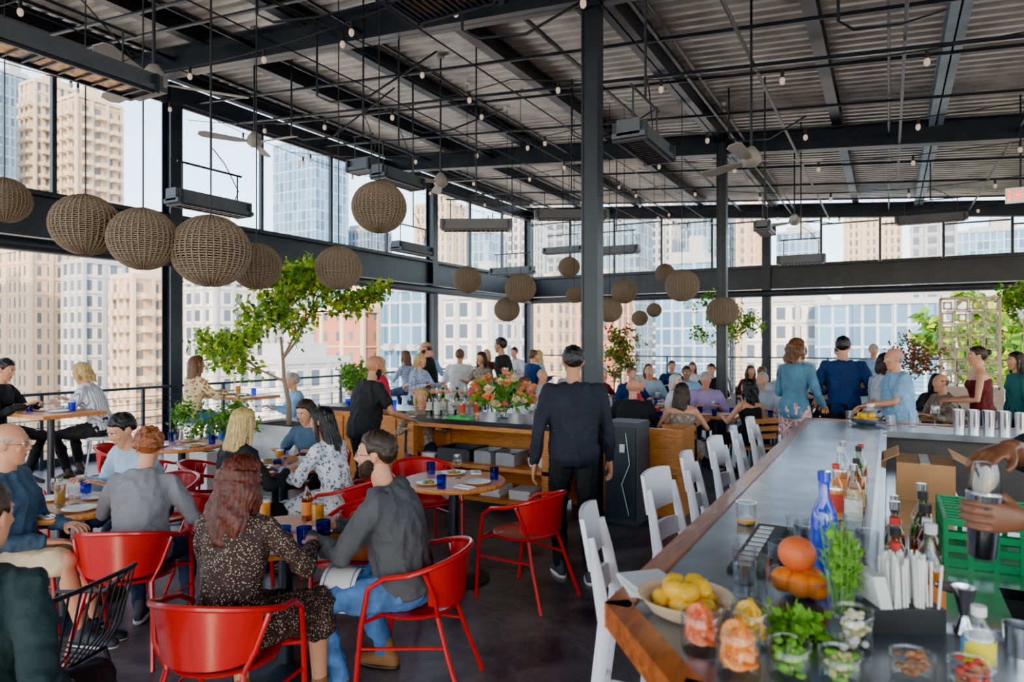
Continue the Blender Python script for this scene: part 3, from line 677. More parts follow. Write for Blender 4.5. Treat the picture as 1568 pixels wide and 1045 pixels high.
bar.prism([(-.45,1.9),(-.28,1.68),(2.2,1.68),(2.2,1.9),(-.25,1.98),(-.25,6.5),(2.6,6.5),(2.6,6.7),(-.45,6.7)],0,ZT-.05,BARP)
for i in range(12): bar.box((-.46,2.1+i*.4,.5),(.02,.03,.95),WALN)
bar.tube([(-.52,1.9,.2),(-.52,6.6,.2)],.02,CHROME,10)
bar.box((.17,4.2,.83),(.40,4.1,.04),CHROME); bar.box((.17,4.2,.42),(.38,4.0,.80),BARP); bar.box((-.03,4.2,.98),(.03,4.1,.14),CHROME)
bar.box((.70,3.75,.83),(.66,1.1,.04),CHROME); bar.box((.70,3.75,.42),(.62,1.06,.80),BARP)
bar.obj('bar_counter')
def onb(x,y,me,nm,rz=0,sc=1,z=ZT): inst(me,nm,(x,y,z),rz,sc)
mb=MB(); mb.box((.75,2.22,.84),(1.3,.26,.08),BLACKM)
for s in(-1,1): mb.box((.75,2.22+s*.13,.90),(1.3,.015,.06),CHROME); mb.box((.75+s*.65,2.22,.90),(.015,.26,.06),CHROME)
mb.box((.75,2.22,.42),(1.26,.24,.80),BARP)
for i in range(9): mb.box((.2+i*.14,2.22,.885),(.008,.24,.02),CHROME)
r=random.Random(3)
ICE=mat('ice_cubes',(.75,.80,.85),rough=.15)
for i in range(90): mb.box((r.uniform(.82,1.34),r.uniform(2.12,2.32),.895+r.uniform(0,.02)),(.028,.028,.026),ICE,rz=r.uniform(0,3),rx=r.uniform(0,1))
mb.obj('bar_ice_well')
def bowl(R,h,mt):
    mb=MB(); mb.lathe([(0,0),(R*.45,0),(R*.75,h*.35),(R,h),(R-.005,h),(R*.72,h*.4),(R*.4,.008),(0,.008)],mt,seg=32); return mb
BOWLW=mat('cream_bowl',(.86,.66,.40),rough=.35)
def fruits(mb,R,h,mt,r0,n,seed,lem=False):
    r=random.Random(seed)
    for i in range(n):
        a=i*2.4; q=R*.62*math.sqrt((i%7+.3)/7) if i<7 else R*.3; z=h*.55+(r0*1.15 if i>=7 else 0)+r0*.25
        c=Vector((q*math.cos(a),q*math.sin(a),z))
        M=Matrix.Translation(c)@Matrix.Rotation(r.uniform(0,3),4,'Z')@Matrix.Rotation(r.uniform(-.5,.5),4,'Y')
        if lem: mb.lathe([(0,-r0*1.3),(r0*.25,-r0*1.18),(r0*.7,-r0*.75),(r0*.95,0),(r0*.7,r0*.75),(r0*.25,r0*1.2),(0,r0*1.38)],mt,M@Matrix.Rotation(1.57,4,'X'),14)
        else: mb.lathe([(0,-r0*.95)]+[(r0*math.sin(math.pi*k/10),-r0*.97*math.cos(math.pi*k/10)) for k in range(1,10)]+[(r0*.06,r0*.92),(0,r0*.9)],mt,M,16)
PITH=mat('citrus_flesh',(.95,.30,.004),rough=.35,var=.25,vs=90); LFL=mat('lemon_flesh',(.95,.58,.03),rough=.35,var=.2,vs=90); PINKF=mat('pink_citrus',(.90,.16,.06),rough=.35,var=.2,vs=90); PIW=mat('citrus_pith',(.85,.58,.28),rough=.6)
def slice_(mb,M,R,peel,flesh,th=.008):
    # citrus wheel: peel rim, pith ring, eight segments
    mb.lathe([(R*.91,-th/2),(R,-th/2),(R,th/2),(R*.91,th/2)],peel,M,24); mb.lathe([(0,-th*.4),(R*.92,-th*.4),(R*.92,th*.4),(0,th*.4)],PIW,M,24)
    for s in(-1,1):
        for k in range(8):
            a0=k*math.pi/4+.04; a1=(k+1)*math.pi/4-.04; am=(a0+a1)/2; z=s*th*.48
            mb.add([(R*.06*math.cos(am),R*.06*math.sin(am),z)]+[(R*.88*math.cos(a0+(a1-a0)*j/4),R*.88*math.sin(a0+(a1-a0)*j/4),z) for j in range(5)],[(0,1,2,3,4,5)] if s>0 else [(5,4,3,2,1,0)],flesh,M)
mb=bowl(.125,.06,BOWLW); fruits(mb,.125,.06,LEM,.031,12,1,True); mb.obj('bowl_of_lemons',W(.46,1.80,ZT))
mb=bowl(.095,.07,GL); fruits(mb,.095,.07,ORF,.036,6,2); mb.sph((-.01,.0,.125),(.052,.052,.048),GRF,seg=20,n=12); mb.obj('bowl_of_citrus',W(.82,1.93,ZT))
mb=bowl(.15,.06,CHROME); fruits(mb,.15,.06,LEM,.032,10,4,True); mb.obj('bowl_of_lemons',W(3.1,5.95,ZT))
def jar(R,h,fill,seed,sz=.02,slices=False):
    mb=MB(); mb.lathe([(0,0),(R*.92,0),(R,.01),(R,h*.85),(R*.93,h*.9),(R*.98,h)],GL,seg=28)
    mb.tube([(R*.98*math.cos(i*.2244),R*.98*math.sin(i*.2244),h) for i in range(28)],.0026,GL,6,closed=True); mb.tube([(R*math.cos(i*.2244),R*math.sin(i*.2244),h*.84) for i in range(28)],.0022,GL,6,closed=True)
    r=random.Random(seed)
    if slices:
        for i in range(9):
            a=i*2.4; t=i/9; lean_=rad(90)-r.uniform(.1,.35) if i%3 else r.uniform(.1,.5)
            M=Matrix.Translation((R*.18*math.cos(a),R*.18*math.sin(a),sz+.006+(h-1.5*sz)*t))@Matrix.Rotation(a,4,'Z')@Matrix.Rotation(lean_,4,'Y')
            slice_(mb,M,sz,fill[0],fill[1])
        return mb
    for i in range(46):
        a=r.uniform(0,6.28);q=r.uniform(0,R*.72);m=fill[i%len(fill)]; c=(q*math.cos(a),q*math.sin(a),.012+(h*.8)*i/46)
        mb.sph(c,(sz*r.uniform(.6,1),sz*r.uniform(.6,1),sz*r.uniform(.4,.8)),m,seg=8,n=6)
    return mb
HERB=mat('fresh_mint',(.20,.50,.03),rough=.6,var=.4,vs=50,trl=.3); HERBD=mat('rosemary',(.15,.35,.05),rough=.6,var=.3,vs=50); OLIV=mat('olive_mix',(.55,.50,.20),rough=.4,var=.5,vs=60); NUT=mat('brown_garnish',(.42,.18,.07),rough=.6,var=.5,vs=60)
jar(.047,.115,[ORF,PITH],1,.036,True).obj('jar_of_orange_slices',W(.49,1.475,ZT))
jar(.046,.10,[GRF,PINKF],2,.035,True).obj('jar_of_grapefruit_slices',W(.445,1.60,ZT))
jar(.044,.10,[LEM,LFL],3,.033,True).obj('jar_of_lemon_slices',W(.565,1.62,ZT))
jar(.044,.08,[GREEN,HERB],4,.012).obj('jar_of_herbs',W(.60,1.47,ZT))
jar(.045,.10,[WHITEC,OLIV],5,.012).obj('jar_of_garnish',W(.80,1.60,ZT))
jar(.043,.07,[OLIV,HERB],6,.010).obj('jar_of_olives',W(.70,1.45,ZT))
jar(.043,.06,[NUT],7,.009).obj('jar_of_cloves',W(.86,1.46,ZT)); jar(.043,.06,[NUT,LABR],8,.010).obj('jar_of_cherries',W(.96,1.42,ZT))
def leafq(mb,p,d,n,L_,w,mt):
    s=d.cross(n)
    if s.length<1e-4: s=Vector((1,0,0))
    s.normalize(); n=s.cross(d).normalized(); a=p;b=p+d*L_*.35+s*w;c=p+d*L_-n*L_*.15;e=p+d*L_*.35-s*w; m=p+d*L_*.4-n*w*.3
    mb.add([a,b,c,e,m],[(0,1,4),(1,2,4),(2,3,4),(3,0,4)],mt)
def rvec(r): 
    v=Vector((r.gauss(0,1),r.gauss(0,1),r.gauss(0,1))); return v.normalized()
mb=MB(); r=random.Random(4); mb.lathe([(0,0),(.04,0),(.045,.11)],GL,seg=20)
for i in range(28):
    a=r.uniform(0,6.28);top=Vector((math.cos(a)*r.uniform(0,.06),math.sin(a)*r.uniform(0,.06),r.uniform(.15,.27))); base=Vector((math.cos(a)*.02,math.sin(a)*.02,.012)); mb.tube([base,(base+top)/2,top],.0014,HERBD,5)
    for j in range(22):
        t=.4+.6*j/22; p=base.lerp(top,t); d=(rvec(r)+Vector((0,0,.8))).normalized()
        if i%3: leafq(mb,p,d,rvec(r),.028,.0022,HERBD)
        else: leafq(mb,p,d,rvec(r),.028,.009,HERB)
mb.obj('bunch_of_rosemary_and_mint',W(.86,1.76,ZT))
mb=MB(); r=random.Random(9)
for i in range(220):
    p=Vector((r.gauss(0,.03),r.gauss(0,.03),.008+abs(r.gauss(0,.02)))); leafq(mb,p,(rvec(r)+Vector((0,0,.3))).normalized(),rvec(r),.034,.012,HERB)
mb.obj('pile_of_mint',W(.71,1.68,ZT))
on(.66,1.86,ZT,tumbler(GL,.14,.042),'highball_glass'); on(.93,2.70,ZT,tumbler(GL,.09,.04,LIQ,.25),'whisky_glass')
RG2=tumbler(GL,.085,.04)
for i,(r_,f_) in enumerate([(.86,2.18),(.99,2.30),(1.10,2.35),(1.16,2.22),(1.06,2.12),(1.22,2.42),(1.12,1.98),(1.0,1.92),(1.05,2.5),(.70,2.05)]): on(r_,f_,ZT,TC if i%2 else RG2,'rocks_glass')
on(.955,2.08,ZT,BLUEB,'blue_glass_bottle')
mb=MB(); mb.box((0,0,.005),(.22,.6,.01),BLACKM)
for i in range(9): mb.box((-.07,-.24+i*.06,.0115),(.05,.04 if i%2 else .03,.003),WHITEC,rz=.0)
for i in range(14):
    for j in range(3): mb.cyl((.0+j*.035,-.27+i*.042,.01),.008,.004,BLACKM,seg=8)
mb.obj('rubber_bar_mat',(-.34,2.52,ZT))
mb=MB(); mb.box((0,0,.03),(.20,.10,.06),BLACKM); r=random.Random(2)
for i in range(64):
    x=-.02+r.uniform(-.0,.11);y=r.uniform(-.04,.04); mb.tube([(x,y,.02),(x+r.uniform(-.012,.012),y+r.uniform(-.01,.01),.175+r.uniform(-.01,.01))],.0034,WHITEC,6)
for i in range(14): mb.box((-.065+i*.0022,0,.085),(.0018,.09,.115),NAPK,ry=-.25)
mb.obj('straw_and_napkin_caddy',W(.98,1.74,ZT),YAW)
mb=MB(); 
for i in range(8): mb.box((.004*math.sin(i),.003*math.cos(i*2),.003+i*.004),(.15-.002*i,.15,.003),NAPK,rz=.04*i)
mb.obj('paper_napkins',W(.40,1.99,ZT),.5)
mb=MB(); mb.lathe([(0,0),(.03,0),(.032,.01),(.032,.085),(.014,.11),(.012,.13),(0,.13)],GL,seg=20); mb.lathe([(.0328,.02),(.0328,.075)],LABY,seg=20); mb.cyl((0,0,.125),.015,.02,WHITEC); mb.lathe([(0,.002),(.029,.002),(.029,.08),(0,.08)],mat('clear_soda',(.75,.8,.82),rough=.1),seg=16); mb.obj('small_soda_bottle',W(1.03,1.50,ZT))
mb=MB(); mb.lathe([(0,.045),(.010,.04),(.024,0),(.022,0),(.008,.042),(.008,.048),(.026,.115),(.028,.115),(.010,.046),(0,.045)],CHROME,seg=20); mb.obj('cocktail_jigger',W(1.13,1.70,ZT)); 
mb=MB(); mb.lathe([(0,0),(.03,0),(.035,.07),(.032,.07),(.028,.004),(0,.004)],CHROME,seg=20); mb.obj('steel_cup',W(1.18,1.58,ZT))
mb=MB(); mb.tube([(.0,0,.006),(.12,0,.006),(.16,.0,.006)],.005,BLACKM,8); mb.tube([(.21+.045*math.cos(a),.045*math.sin(a),.006) for a in[i*.3927 for i in range(16)]],.004,CHROME,6,closed=True)
for i in range(10): mb.tube([(.17+.008*i,-.035,.006),(.17+.008*i,.035,.006)],.0015,CHROME,5)
mb.obj('cocktail_strainer',W(1.22,1.80,ZT),YAW+1.2)
r=random.Random(12)
for i in range(14):
    y=2.6+.12*(i//2); x=.02+.10*(i%2); inst(BT[r.randrange(5)],'liquor_bottle',(x,y,.85),0,r.uniform(.95,1.2))
for i in range(7): onb(-.12-.07*(i%2),2.95+i*.13,BT[(i*3)%5],'liquor_bottle',0,.82)
GCR=mat('green_crate_plastic',(.003,.40,.12),rough=.4)
mb=MB(); w,l,h=.62,.50,.2
for s in(-1,1):
    for z in(.02,.075,.13,.185): mb.box((s*w/2,0,z),(.012,l,.028),GCR); mb.box((0,s*l/2,z),(w,.012,.028),GCR)
    for y in range(7): mb.box((s*w/2,-l/2+l*y/6,h/2),(.014,.022,h),GCR)
    for x in range(8): mb.box((-w/2+w*x/7,s*l/2,h/2),(.02,.014,h),GCR)
for x in range(8): mb.box((-w/2+w*x/7,0,.19),(.016,l,.012),GCR)
for x in range(9): mb.box((0,-l/2+l*x/8,.19),(w,.014,.012),GCR)
mb.box((0,0,.006),(w,l,.012),GCR); mb.obj('green_glass_rack',(.52,3.66,.85))
mb=MB(); CARD=mat('cardboard',(.52,.27,.11),rough=.85); mb.box((0,0,.11),(.3,.4,.22),CARD)
for s in(-1,1): mb.box((s*.19,0,.24),(.12,.4,.006),CARD,ry=s*.5)
mb.box((0,0,.2215),(.05,.4,.002),LABW); mb.obj('cardboard_box',(.19,4.9,.85))
CUPM=tumbler(CHROME,.17,.042)
for i in range(9): onb(.5+.1*(i%5),6.55+.1*(i//5),CUPM,'metal_cocktail_cup')
for i in range(6): onb(1.3+.18*i,6.5,BT[i%5],'liquor_bottle')
for i in range(5): onb(-.3+.16*i,6.72,[TC,WG,RG2][i%3],'water_glass')
# ------------------------------------------------------------------ service station
sv=MB(); x0,x1,y0,y1=-4.75,-2.98,6.14,6.95
SLAB=mat('black_stone_top',(.035,.035,.04),rough=.2)
sv.box(((x0+x1)/2,(y0+y1)/2,.925),(x1-x0+.06,y1-y0+.06,.05),SLAB)
sv.box(((x0+x1)/2,y0+.03,.875),(x1-x0,.05,.05),PINE)
for x in(x0+.04,x1-.04):
    for y in(y0+.04,y1-.04): sv.box((x,y,.45),(.08,.08,.90),PINE)
for z in(.12,.46): sv.box(((x0+x1)/2,(y0+y1)/2,z),(x1-x0,y1-y0,.04),PINE)
sv.box(((x0+x1)/2,y1-.02,.5),(x1-x0,.02,.75),PINE); sv.box((x0+.02,(y0+y1)/2,.5),(.02,y1-y0-.1,.75),PINE); sv.box((x1-.02,(y0+y1)/2,.5),(.02,y1-y0-.1,.75),PINE)
sv.obj('service_station')
sv=MB(); sv.box((-5.7,6.9,.925),(1.75,.6,.05),SLAB); sv.box((-5.7,6.9,.45),(1.7,.54,.9),PINE)
for i in range(4): sv.box((-6.34+i*.43,6.615,.48),(.36,.02,.72),PINE)
sv.obj('side_counter')
TRAY=mat('plastic_bus_tub',(.05,.05,.055),rough=.5); GREYT=mat('grey_tub',(.35,.35,.36),rough=.5)
def tub(w,l,h,mt):
    mb=MB(); mb.box((0,0,.006),(w,l,.012),mt)
    for s in(-1,1): mb.box((s*w/2,0,h/2),(.01,l,h),mt); mb.box((0,s*l/2,h/2),(w,.01,h),mt); mb.box((s*w/2,0,h),(.03,l+.03,.01),mt); mb.box((0,s*l/2,h),(w+.03,.03,.01),mt)
    return mb
tub(.42,.36,.13,TRAY).obj('plastic_bus_tub',(-4.2,6.42,.48)); tub(.2,.3,.13,GREYT).obj('cutlery_bin',(-3.83,6.40,.48)); tub(.22,.3,.13,GREYT).obj('cutlery_bin',(-3.55,6.40,.48))
for i,x in enumerate((-3.28,-3.17)): inst(bowl(.05,.09,WHITEC).mesh('cup'),'stack_of_cups',(x,6.35,.48))
for i in range(4):
    mb=MB()
    for k_ in range(6): mb.box((.005*math.sin(k_*3+i),.004*math.cos(k_*2),.008+k_*.016),(.24,.3,.014),NAPK,rz=.05*math.sin(k_*1.7))
    mb.obj('stack_of_folded_linen',(-4.45+i*.36,6.38,.14))
inst(mb.mesh('ln'),'stack_of_folded_linen',(-4.55,6.4,.48),0,(.7,1,.6))
GRNT=mat('green_tray',(.05,.5,.08),rough=.4); mb=MB(); mb.box((0,0,.01),(.3,.12,.02),GRNT); mb.box((0,0,.03),(.06,.1,.02),GRNT); mb.obj('green_tray',(-4.1,6.22,.95),.1)
for i in range(22): inst([WINEB,SPIR,TC,WG,SPIR3,TC,WG][i%7],['wine_bottle','liquor_bottle','water_glass','wine_glass','liquor_bottle','water_glass','wine_glass'][i%7],(-4.68+.115*(i%6),6.45+.12*(i//6),.95))
for i in range(12): inst(TB,'blue_water_tumbler',(-6.2+.13*(i%6),6.75+.14*(i//6),.95))
for i in range(8): inst([WG,TC][i%2],['wine_glass','water_glass'][i%2],(-3.3+.09*(i%3),6.4+.12*(i//3),.95))
def flowers(name,loc,R,hh,cols,n=60,seed=1,vase=True):
    mb=MB(); r=random.Random(seed)
    if vase: mb.lathe([(0,0),(.06,0),(.08,.08),(.06,.16)],GL,seg=20)
    for i in range(n):
        d=rvec(r); d.z=abs(d.z)*.8+.1; d.normalize(); p=Vector((0,0,.14))+Vector((d.x*R,d.y*R,d.z*hh))*r.uniform(.85,1.1); mb.tube([(0,0,.08),p*.6+Vector((0,0,.05)),p],.003,GREEN,5); c=cols[r.randrange(len(cols))]
        if i%3<2:
            q=r.uniform(.035,.062)
            for k_ in range(14):
                a=k_*2.4; e=(d+Vector((math.cos(a),math.sin(a),.3*math.sin(k_)))*(.3+.06*k_)).normalized(); leafq(mb,p,e,d,q*1.2,q*.6,c)
            mb.sph(p,q*.5,c,seg=8,n=6)
        for k_ in range(3): leafq(mb,p*r.uniform(.6,1.0),(rvec(r)+d).normalized(),rvec(r),.09,.022,LFG)
    mb.obj(name,loc)
LFG=mat('bouquet_leaf',(.14,.34,.05),rough=.6,var=.3,trl=.25)
FL=[mat('peach_petal',(.95,.36,.16),rough=.6,trl=.2),mat('pink_petal',(.88,.22,.24),rough=.6,trl=.2),mat('cream_petal',(.93,.76,.5),rough=.6,trl=.2),MC['peach_petal'],mat('lime_leaf',(.38,.56,.06),rough=.6,trl=.3)]
flowers('flower_arrangement',(-3.72,6.5,.95),.36,.34,FL,95)
mb=MB(); mb.box((0,0,.5),(.34,.36,1.0),CABM); mb.box((0,-.185,.5),(.3,.01,.9),STEEL)
mb.tube([(.05,-.195,.9),(.1,-.22,.6),(.02,-.22,.4),(.09,-.21,.1)],.004,WHITEC,6); mb.box((.02,-.20,.75),(.05,.03,.08),WHITEC)
mb.obj('host_cabinet',(-2.30,6.54,0))
# ------------------------------------------------------------------ booth benches and background dining
def booth(r,f,h,l=1.2):
    mb=MB(); mb.box((0,0,.22),(l,.5,.44),PINE); mb.box((0,-.22,.62),(l,.06,.55),PINE); mb.box((0,.03,.455),(l-.04,.44,.05),mat('tan_leather',(.35,.16,.07),rough=.5))
    for s in(-1,1): mb.box((s*(l/2-.02),0,.45),(.05,.52,.9),PINE)
    mb.obj('wooden_booth_bench',W(r,f),RZ(h))
booth(1.35,7.35,28,1.1)
def dchair():
    mb=MB(); mb.box((0,0,.445),(.42,.42,.03),PINE)
    for s in(-1,1):
        mb.tube([(s*.19,.19,.44),(s*.2,.2,0)],.016,STEEL,8); mb.tube([(s*.2,-.24,0),(s*.19,-.2,.45),(s*.18,-.26,.86)],.016,STEEL,8)
    for z in(.6,.7,.8): mb.box((0,-.225-.06*(z-.6)/.26,z),(.38,.015,.06),PINE)
    return mb.mesh('dchair')
DC=dchair()
def wchair(r,f,h,name='wooden_dining_chair'): inst(DC,name,W(r,f),RZ(h))
bt=[(2.2,9.1),(2.9,9.75),(3.75,9.2),(2.5,11.6),(3.6,12.5),(.6,10.6),(5.6,9.6),(6.9,10.2),(1.9,13.6),(4.9,13.2),(6.2,12.6)]
for i,(r_,f_) in enumerate(bt): inst(SQ,'square_dining_table',W(r_,f_),0); settable(W(r_,f_,.75),.75,.24,3,20+i,[(WG,'wine_glass'),(TC,'water_glass')])
# ------------------------------------------------------------------ people
c_dots=C('dress_brown_dots',(.045,.025,.022),pat='dots',col2=(.85,.68,.50),ps=105)
c_grey=C('grey_sweater',(.085,.086,.096)); c_jean=C('blue_jeans',(.08,.22,.52),var=.5,vs=10,bump=.5); c_jeand=C('dark_jeans',(.03,.05,.10),var=.3); c_greyj=C('grey_jacket',(.24,.24,.265)); c_navy=C('navy_uniform',(.015,.016,.028),bump=.2); c_blk=C('black_cloth',(.013,.013,.015)); c_wh=C('white_cloth',(.80,.81,.84)); c_lb=C('light_blue_shirt',(.28,.52,.80)); c_flor=C('white_floral_dress',(.82,.84,.88),pat='floral',col2=(.12,.16,.24),ps=32); c_flor2=C('yellow_floral_top',(.85,.70,.40),pat='floral',col2=(.45,.12,.05),ps=20); c_strp=C('white_striped_shirt',(.80,.82,.88),pat='stripe',col2=(.22,.27,.42),ps=14); c_den=C('denim_shirt',(.08,.22,.33),var=.3); c_nav2=C('navy_shirt',(.010,.035,.13)); c_mar=C('maroon_top',(.12,.012,.012)); c_red=C('red_top',(.70,.015,.06)); c_purp=C('lilac_check_shirt',(.56,.42,.78),pat='stripe',col2=(.25,.2,.45),ps=18); c_tan=C('khaki_shorts',(.72,.56,.36)); c_blaz=C('blue_grey_blazer',(.05,.10,.17)); c_dg=C('dark_green_shirt',(.012,.03,.03)); c_teal=C('pale_blue_cloth',(.42,.58,.72)); c_patt=C('blue_pattern_top',(.5,.6,.8),pat='floral',col2=(.1,.15,.4),ps=30); c_gr2=C('light_grey_top',(.50,.56,.66)); c_tatt=C('sage_patterned_dress',(.26,.19,.14),pat='floral',col2=(.5,.42,.33),ps=20); c_or=C('rust_top',(.55,.13,.03))
person('seated_woman',-1.24,2.98,8,.45,1.64,True,6,12,hy=12,hp=8,hl=(-.16,.44,.78),hr=(.20,.40,.80),top=c_dots,sleeve='long',leg='dress',shoe=BOOT,hair_='longw',hm='reddark',near=True,feet=((-.12,.32,.09),(.26,.36,.12)))
redchair(-1.24,2.95,8)
person('seated_man',-.54,3.52,-82,.45,1.78,False,10,18,hy=-8,hp=-3,hl=(-.12,.48,.80),hr=(.10,.44,.80),top=c_grey,bot=c_jean,shoe=BOOT,hair_='short',hm='dark',beard=True,glasses=True,near=True,fat=1.10,feet=((-.16,.30,.09),(.2,.18,.09)))
redchair(-.50,3.53,-82)
mb=MB(); vs=[];n=12
for lay in(0,1):
    for i in range(n+1):
        a=rad(205-150*i/n); R=.108+.004*lay
        for y in(-.09,-.03,.03,.09): vs.append((R*math.cos(a)*1.05,y,R*math.sin(a) if math.sin(a)>-.1 else R*math.sin(a)*1.6))
fs=[]
for lay in(0,1):
    o=lay*(n+1)*4
    for i in range(n):
        for j in range(3): q=(o+i*4+j,o+(i+1)*4+j,o+(i+1)*4+j+1,o+i*4+j+1); fs.append(q if lay else q[::-1])
mb.add(vs,fs,NAPK); 
for yy_ in(-.07,.07): mb.tube([(.113*1.05*math.cos(rad(205-150*i/n)),yy_,.113*math.sin(rad(205-150*i/n))) for i in range(n+1)],.003,mat('blue_stripe',(.05,.12,.4)),4)
mb.obj('striped_cloth_napkin',Matrix.Translation(W(-.54,3.52,.532))@(Matrix.Rotation(RZ(-82),4,'Z')@Vector((-.105,.30,0))),RZ(-82))
person('seated_woman',-2.22,4.02,-6,.45,1.62,True,10,20,hy=-25,hp=12,top=c_greyj,bot=c_jeand,shoe=SNEAK,sole=SOLE,hair_='curly',hm='auburn',near=True,fat=1.18,hl=(-.2,.40,.80),hr=(.25,.35,.62)); redchair(-2.22,3.98,-6)
person('seated_man',-2.72,5.15,-150,.45,1.70,False,16,26,hp=22,top=c_teal,bot=c_jeand,hair_='short',hm='black',near=True,hl=(-.15,.42,.80),hr=(.15,.42,.80)); redchair(-2.72,5.2,-150)
person('seated_man',-2.92,3.86,80,.45,1.74,False,2,6,hy=-10,hp=5,top=c_blaz,bot=c_tan,leg='shorts',hair_='fringe',hm='grey',glasses=True,shoe=SNEAK,sole=SOLE,near=True,fat=1.12,hl=(-.1,.32,.72),hr=(.12,.30,.68),feet=((-.1,.45,.09),(.12,.50,.16))); redchair(-2.96,3.86,80)
person('seated_man',-1.765,2.18,0,.45,1.74,False,4,9,top=c_dg,bot=c_blk,hair_='short',hm='dark',near=True,hr=(.24,.12,.60),poleR=(.4,-.8,0))
def wirechair():
    mb=MB(); 
    for i in range(11):
        t=i/10*2-1; mb.tube([(t*.2,.2,.45),(t*.2,-.16,.44),(t*.22,-.22-.03*(1-t*t),.55),(t*.25,-.27-.05*(1-t*t),.80)],.005,BLACKM,6)
    mb.tube([(-.25,-.27,.80),(-.13,-.31,.81),(0,-.32,.815),(.13,-.31,.81),(.25,-.27,.80)],.010,BLACKM,8); mb.tube([(-.2,.2,.45),(.2,.2,.45)],.009,BLACKM,8); mb.tube([(-.2,-.16,.44),(.2,-.16,.44)],.009,BLACKM,8)
    for s in(-1,1): mb.tube([(s*.25,-.27,.80),(s*.27,-.1,.66),(s*.27,.15,.64),(s*.25,.22,.42),(s*.25,.24,0)],.010,BLACKM,8); mb.tube([(s*.2,-.16,.44),(s*.23,-.27,0)],.010,BLACKM,8)
    return mb.mesh('wirechair')
WC=wirechair(); inst(WC,'black_wire_chair',W(-1.765,2.16),RZ(0)); inst(WC,'black_wire_chair',W(-2.0,2.85),RZ(-80))
person('seated_woman',-2.08,4.98,35,.45,1.68,True,8,14,hy=0,hp=5,top=c_blk,bot=c_blk,hair_='long',hm='blonde',near=True); redchair(-2.10,4.95,35)
person('seated_woman',-1.34,5.28,-72,.45,1.66,True,10,18,hy=-5,hp=8,top=c_flor,leg='dress',hair_='long',hm='black',skin='tan',near=True,hl=(-.15,.42,.80),hr=(.1,.44,.84)); redchair(-1.28,5.28,-72)
person('seated_woman',-1.85,6.45,-165,.45,1.64,True,14,22,hy=10,hp=14,top=c_blaz,bot=c_blk,hair_='bob',hm='dark',near=False,sleeve='short'); redchair(-1.85,6.5,-165)
redchair(.09,4.82,-52); redchair(-2.6,5.95,75); redchair(-3.75,4.95,130); redchair(-.92,4.28,-160); redchair(-3.4,6.3,0); redchair(-.75,5.85,150); redchair(-3.9,6.9,85)
BAG=mat('brown_leather_bag',(.34,.09,.02),rough=.45,var=.25,vs=12); mb=MB(); mb.loft([(Vector((0,0,z)),Vector((1,0,0)),Vector((0,1,0)),a,b_) for z,a,b_ in[(0,.15,.07),(.05,.165,.08),(.15,.15,.055),(.2,.13,.02)]],BAG,seg=20); mb.tube([(-.1,0,.19),(-.08,.0,.27),(0,0,.30),(.08,0,.27),(.1,0,.19)],.007,BAG,6); mb.obj('leather_handbag',W(-.92,4.22,.458),.3)
person('waiter',.475,5.18,-4,None,1.80,False,2,6,hy=4,hp=10,top=c_navy,bot=c_blk,hair_='short',hm='black',skin='tan',shoe=SNEAK,sole=SOLE,near=True,fat=1.08,hl=(-.31,.02,.83),hr=(.30,.10,.86),feet=((-.10,.05,.085),(.10,-.12,.085)))
person('waiter',-1.52,6.9,50,None,1.70,False,8,16,hp=14,top=c_blk,sleeve='short',bot=c_blk,hair_='bald',hm='dark',skin='tan',near=True,hl=(-.15,.42,1.02),hr=(.2,.42,1.0),fat=1.15,beard=True)
person('seated_woman',-4.55,7.55,-95,.75,1.66,True,14,26,hp=14,top=c_strp,bot=c_blk,shoe=SHOE,hair_='bob',hm='blonde',near=True,sleeve='three',hl=(-.1,.44,1.12),hr=(.12,.42,1.14)); stool(-4.55,7.55)
person('seated_man',-5.45,7.1,85,.75,1.74,True,8,16,hp=14,top=c_blk,bot=c_blk,shoe=SNEAK,sole=SOLE,hair_='short',hm='black',near=True,hl=(-.1,.44,1.12),hr=(.12,.42,1.14)); stool(-5.45,7.1)
person('seated_woman',-4.15,8.8,35,.75,1.68,True,4,8,hy=10,top=c_flor2,bot=c_jean,hair_='long',hm='brown',near=True,hl=(-.1,.40,1.12),hr=(.12,.42,1.12)); stool(-4.15,8.8)
person('seated_man',-3.2,10.2,-120,.45,1.72,top=c_lb,bot=c_jeand,hair_='short',hm='grey'); wchair(-3.2,10.2,-120)
def crowd(kind,r,f,h,sit,H,**k):
    fem=kind.endswith('woman'); o=person(('seated_' if sit else 'standing_')+kind,r,f,h,sit,H,fem,**k)
    if sit and sit>.6: stool(r,f)
    elif sit: wchair(r,f,h)
crowd('woman',-1.68,9.0,-100,.75,1.66,lean=6,top=c_red,bot=c_jeand,hair_='bob',hm='blonde',sleeve='short')
crowd('woman',-1.55,11.0,120,.75,1.68,top=c_patt,bot=c_jeand,hair_='bob',hm='blonde')
crowd('man',-1.43,12.0,-100,None,1.84,lean=5,top=c_blk,bot=c_blk,sleeve='short',hair_='fringe',hm='dark',beard=True,hl=(-.15,.35,1.05),hr=(.15,.35,1.05))
crowd('man',-.98,12.5,10,.75,1.78,top=c_wh,bot=c_tan,hair_='short',hm='brown')
crowd('woman',-.48,12.0,-140,.75,1.70,top=c_tatt,bot=c_jeand,hair_='long',hm='dark',sleeve='short')
crowd('man',-.1,11.5,-70,None,1.90,top=c_blk,bot=c_blk,hair_='thick',hm='black',skin='tan')
crowd('man',.34,13,60,.75,1.74,top=c_nav2,bot=c_blk,hair_='short',hm='brown'); crowd('woman',.62,14,-80,.75,1.7,top=c_lb,bot=c_wh,hair_='long',hm='blonde')
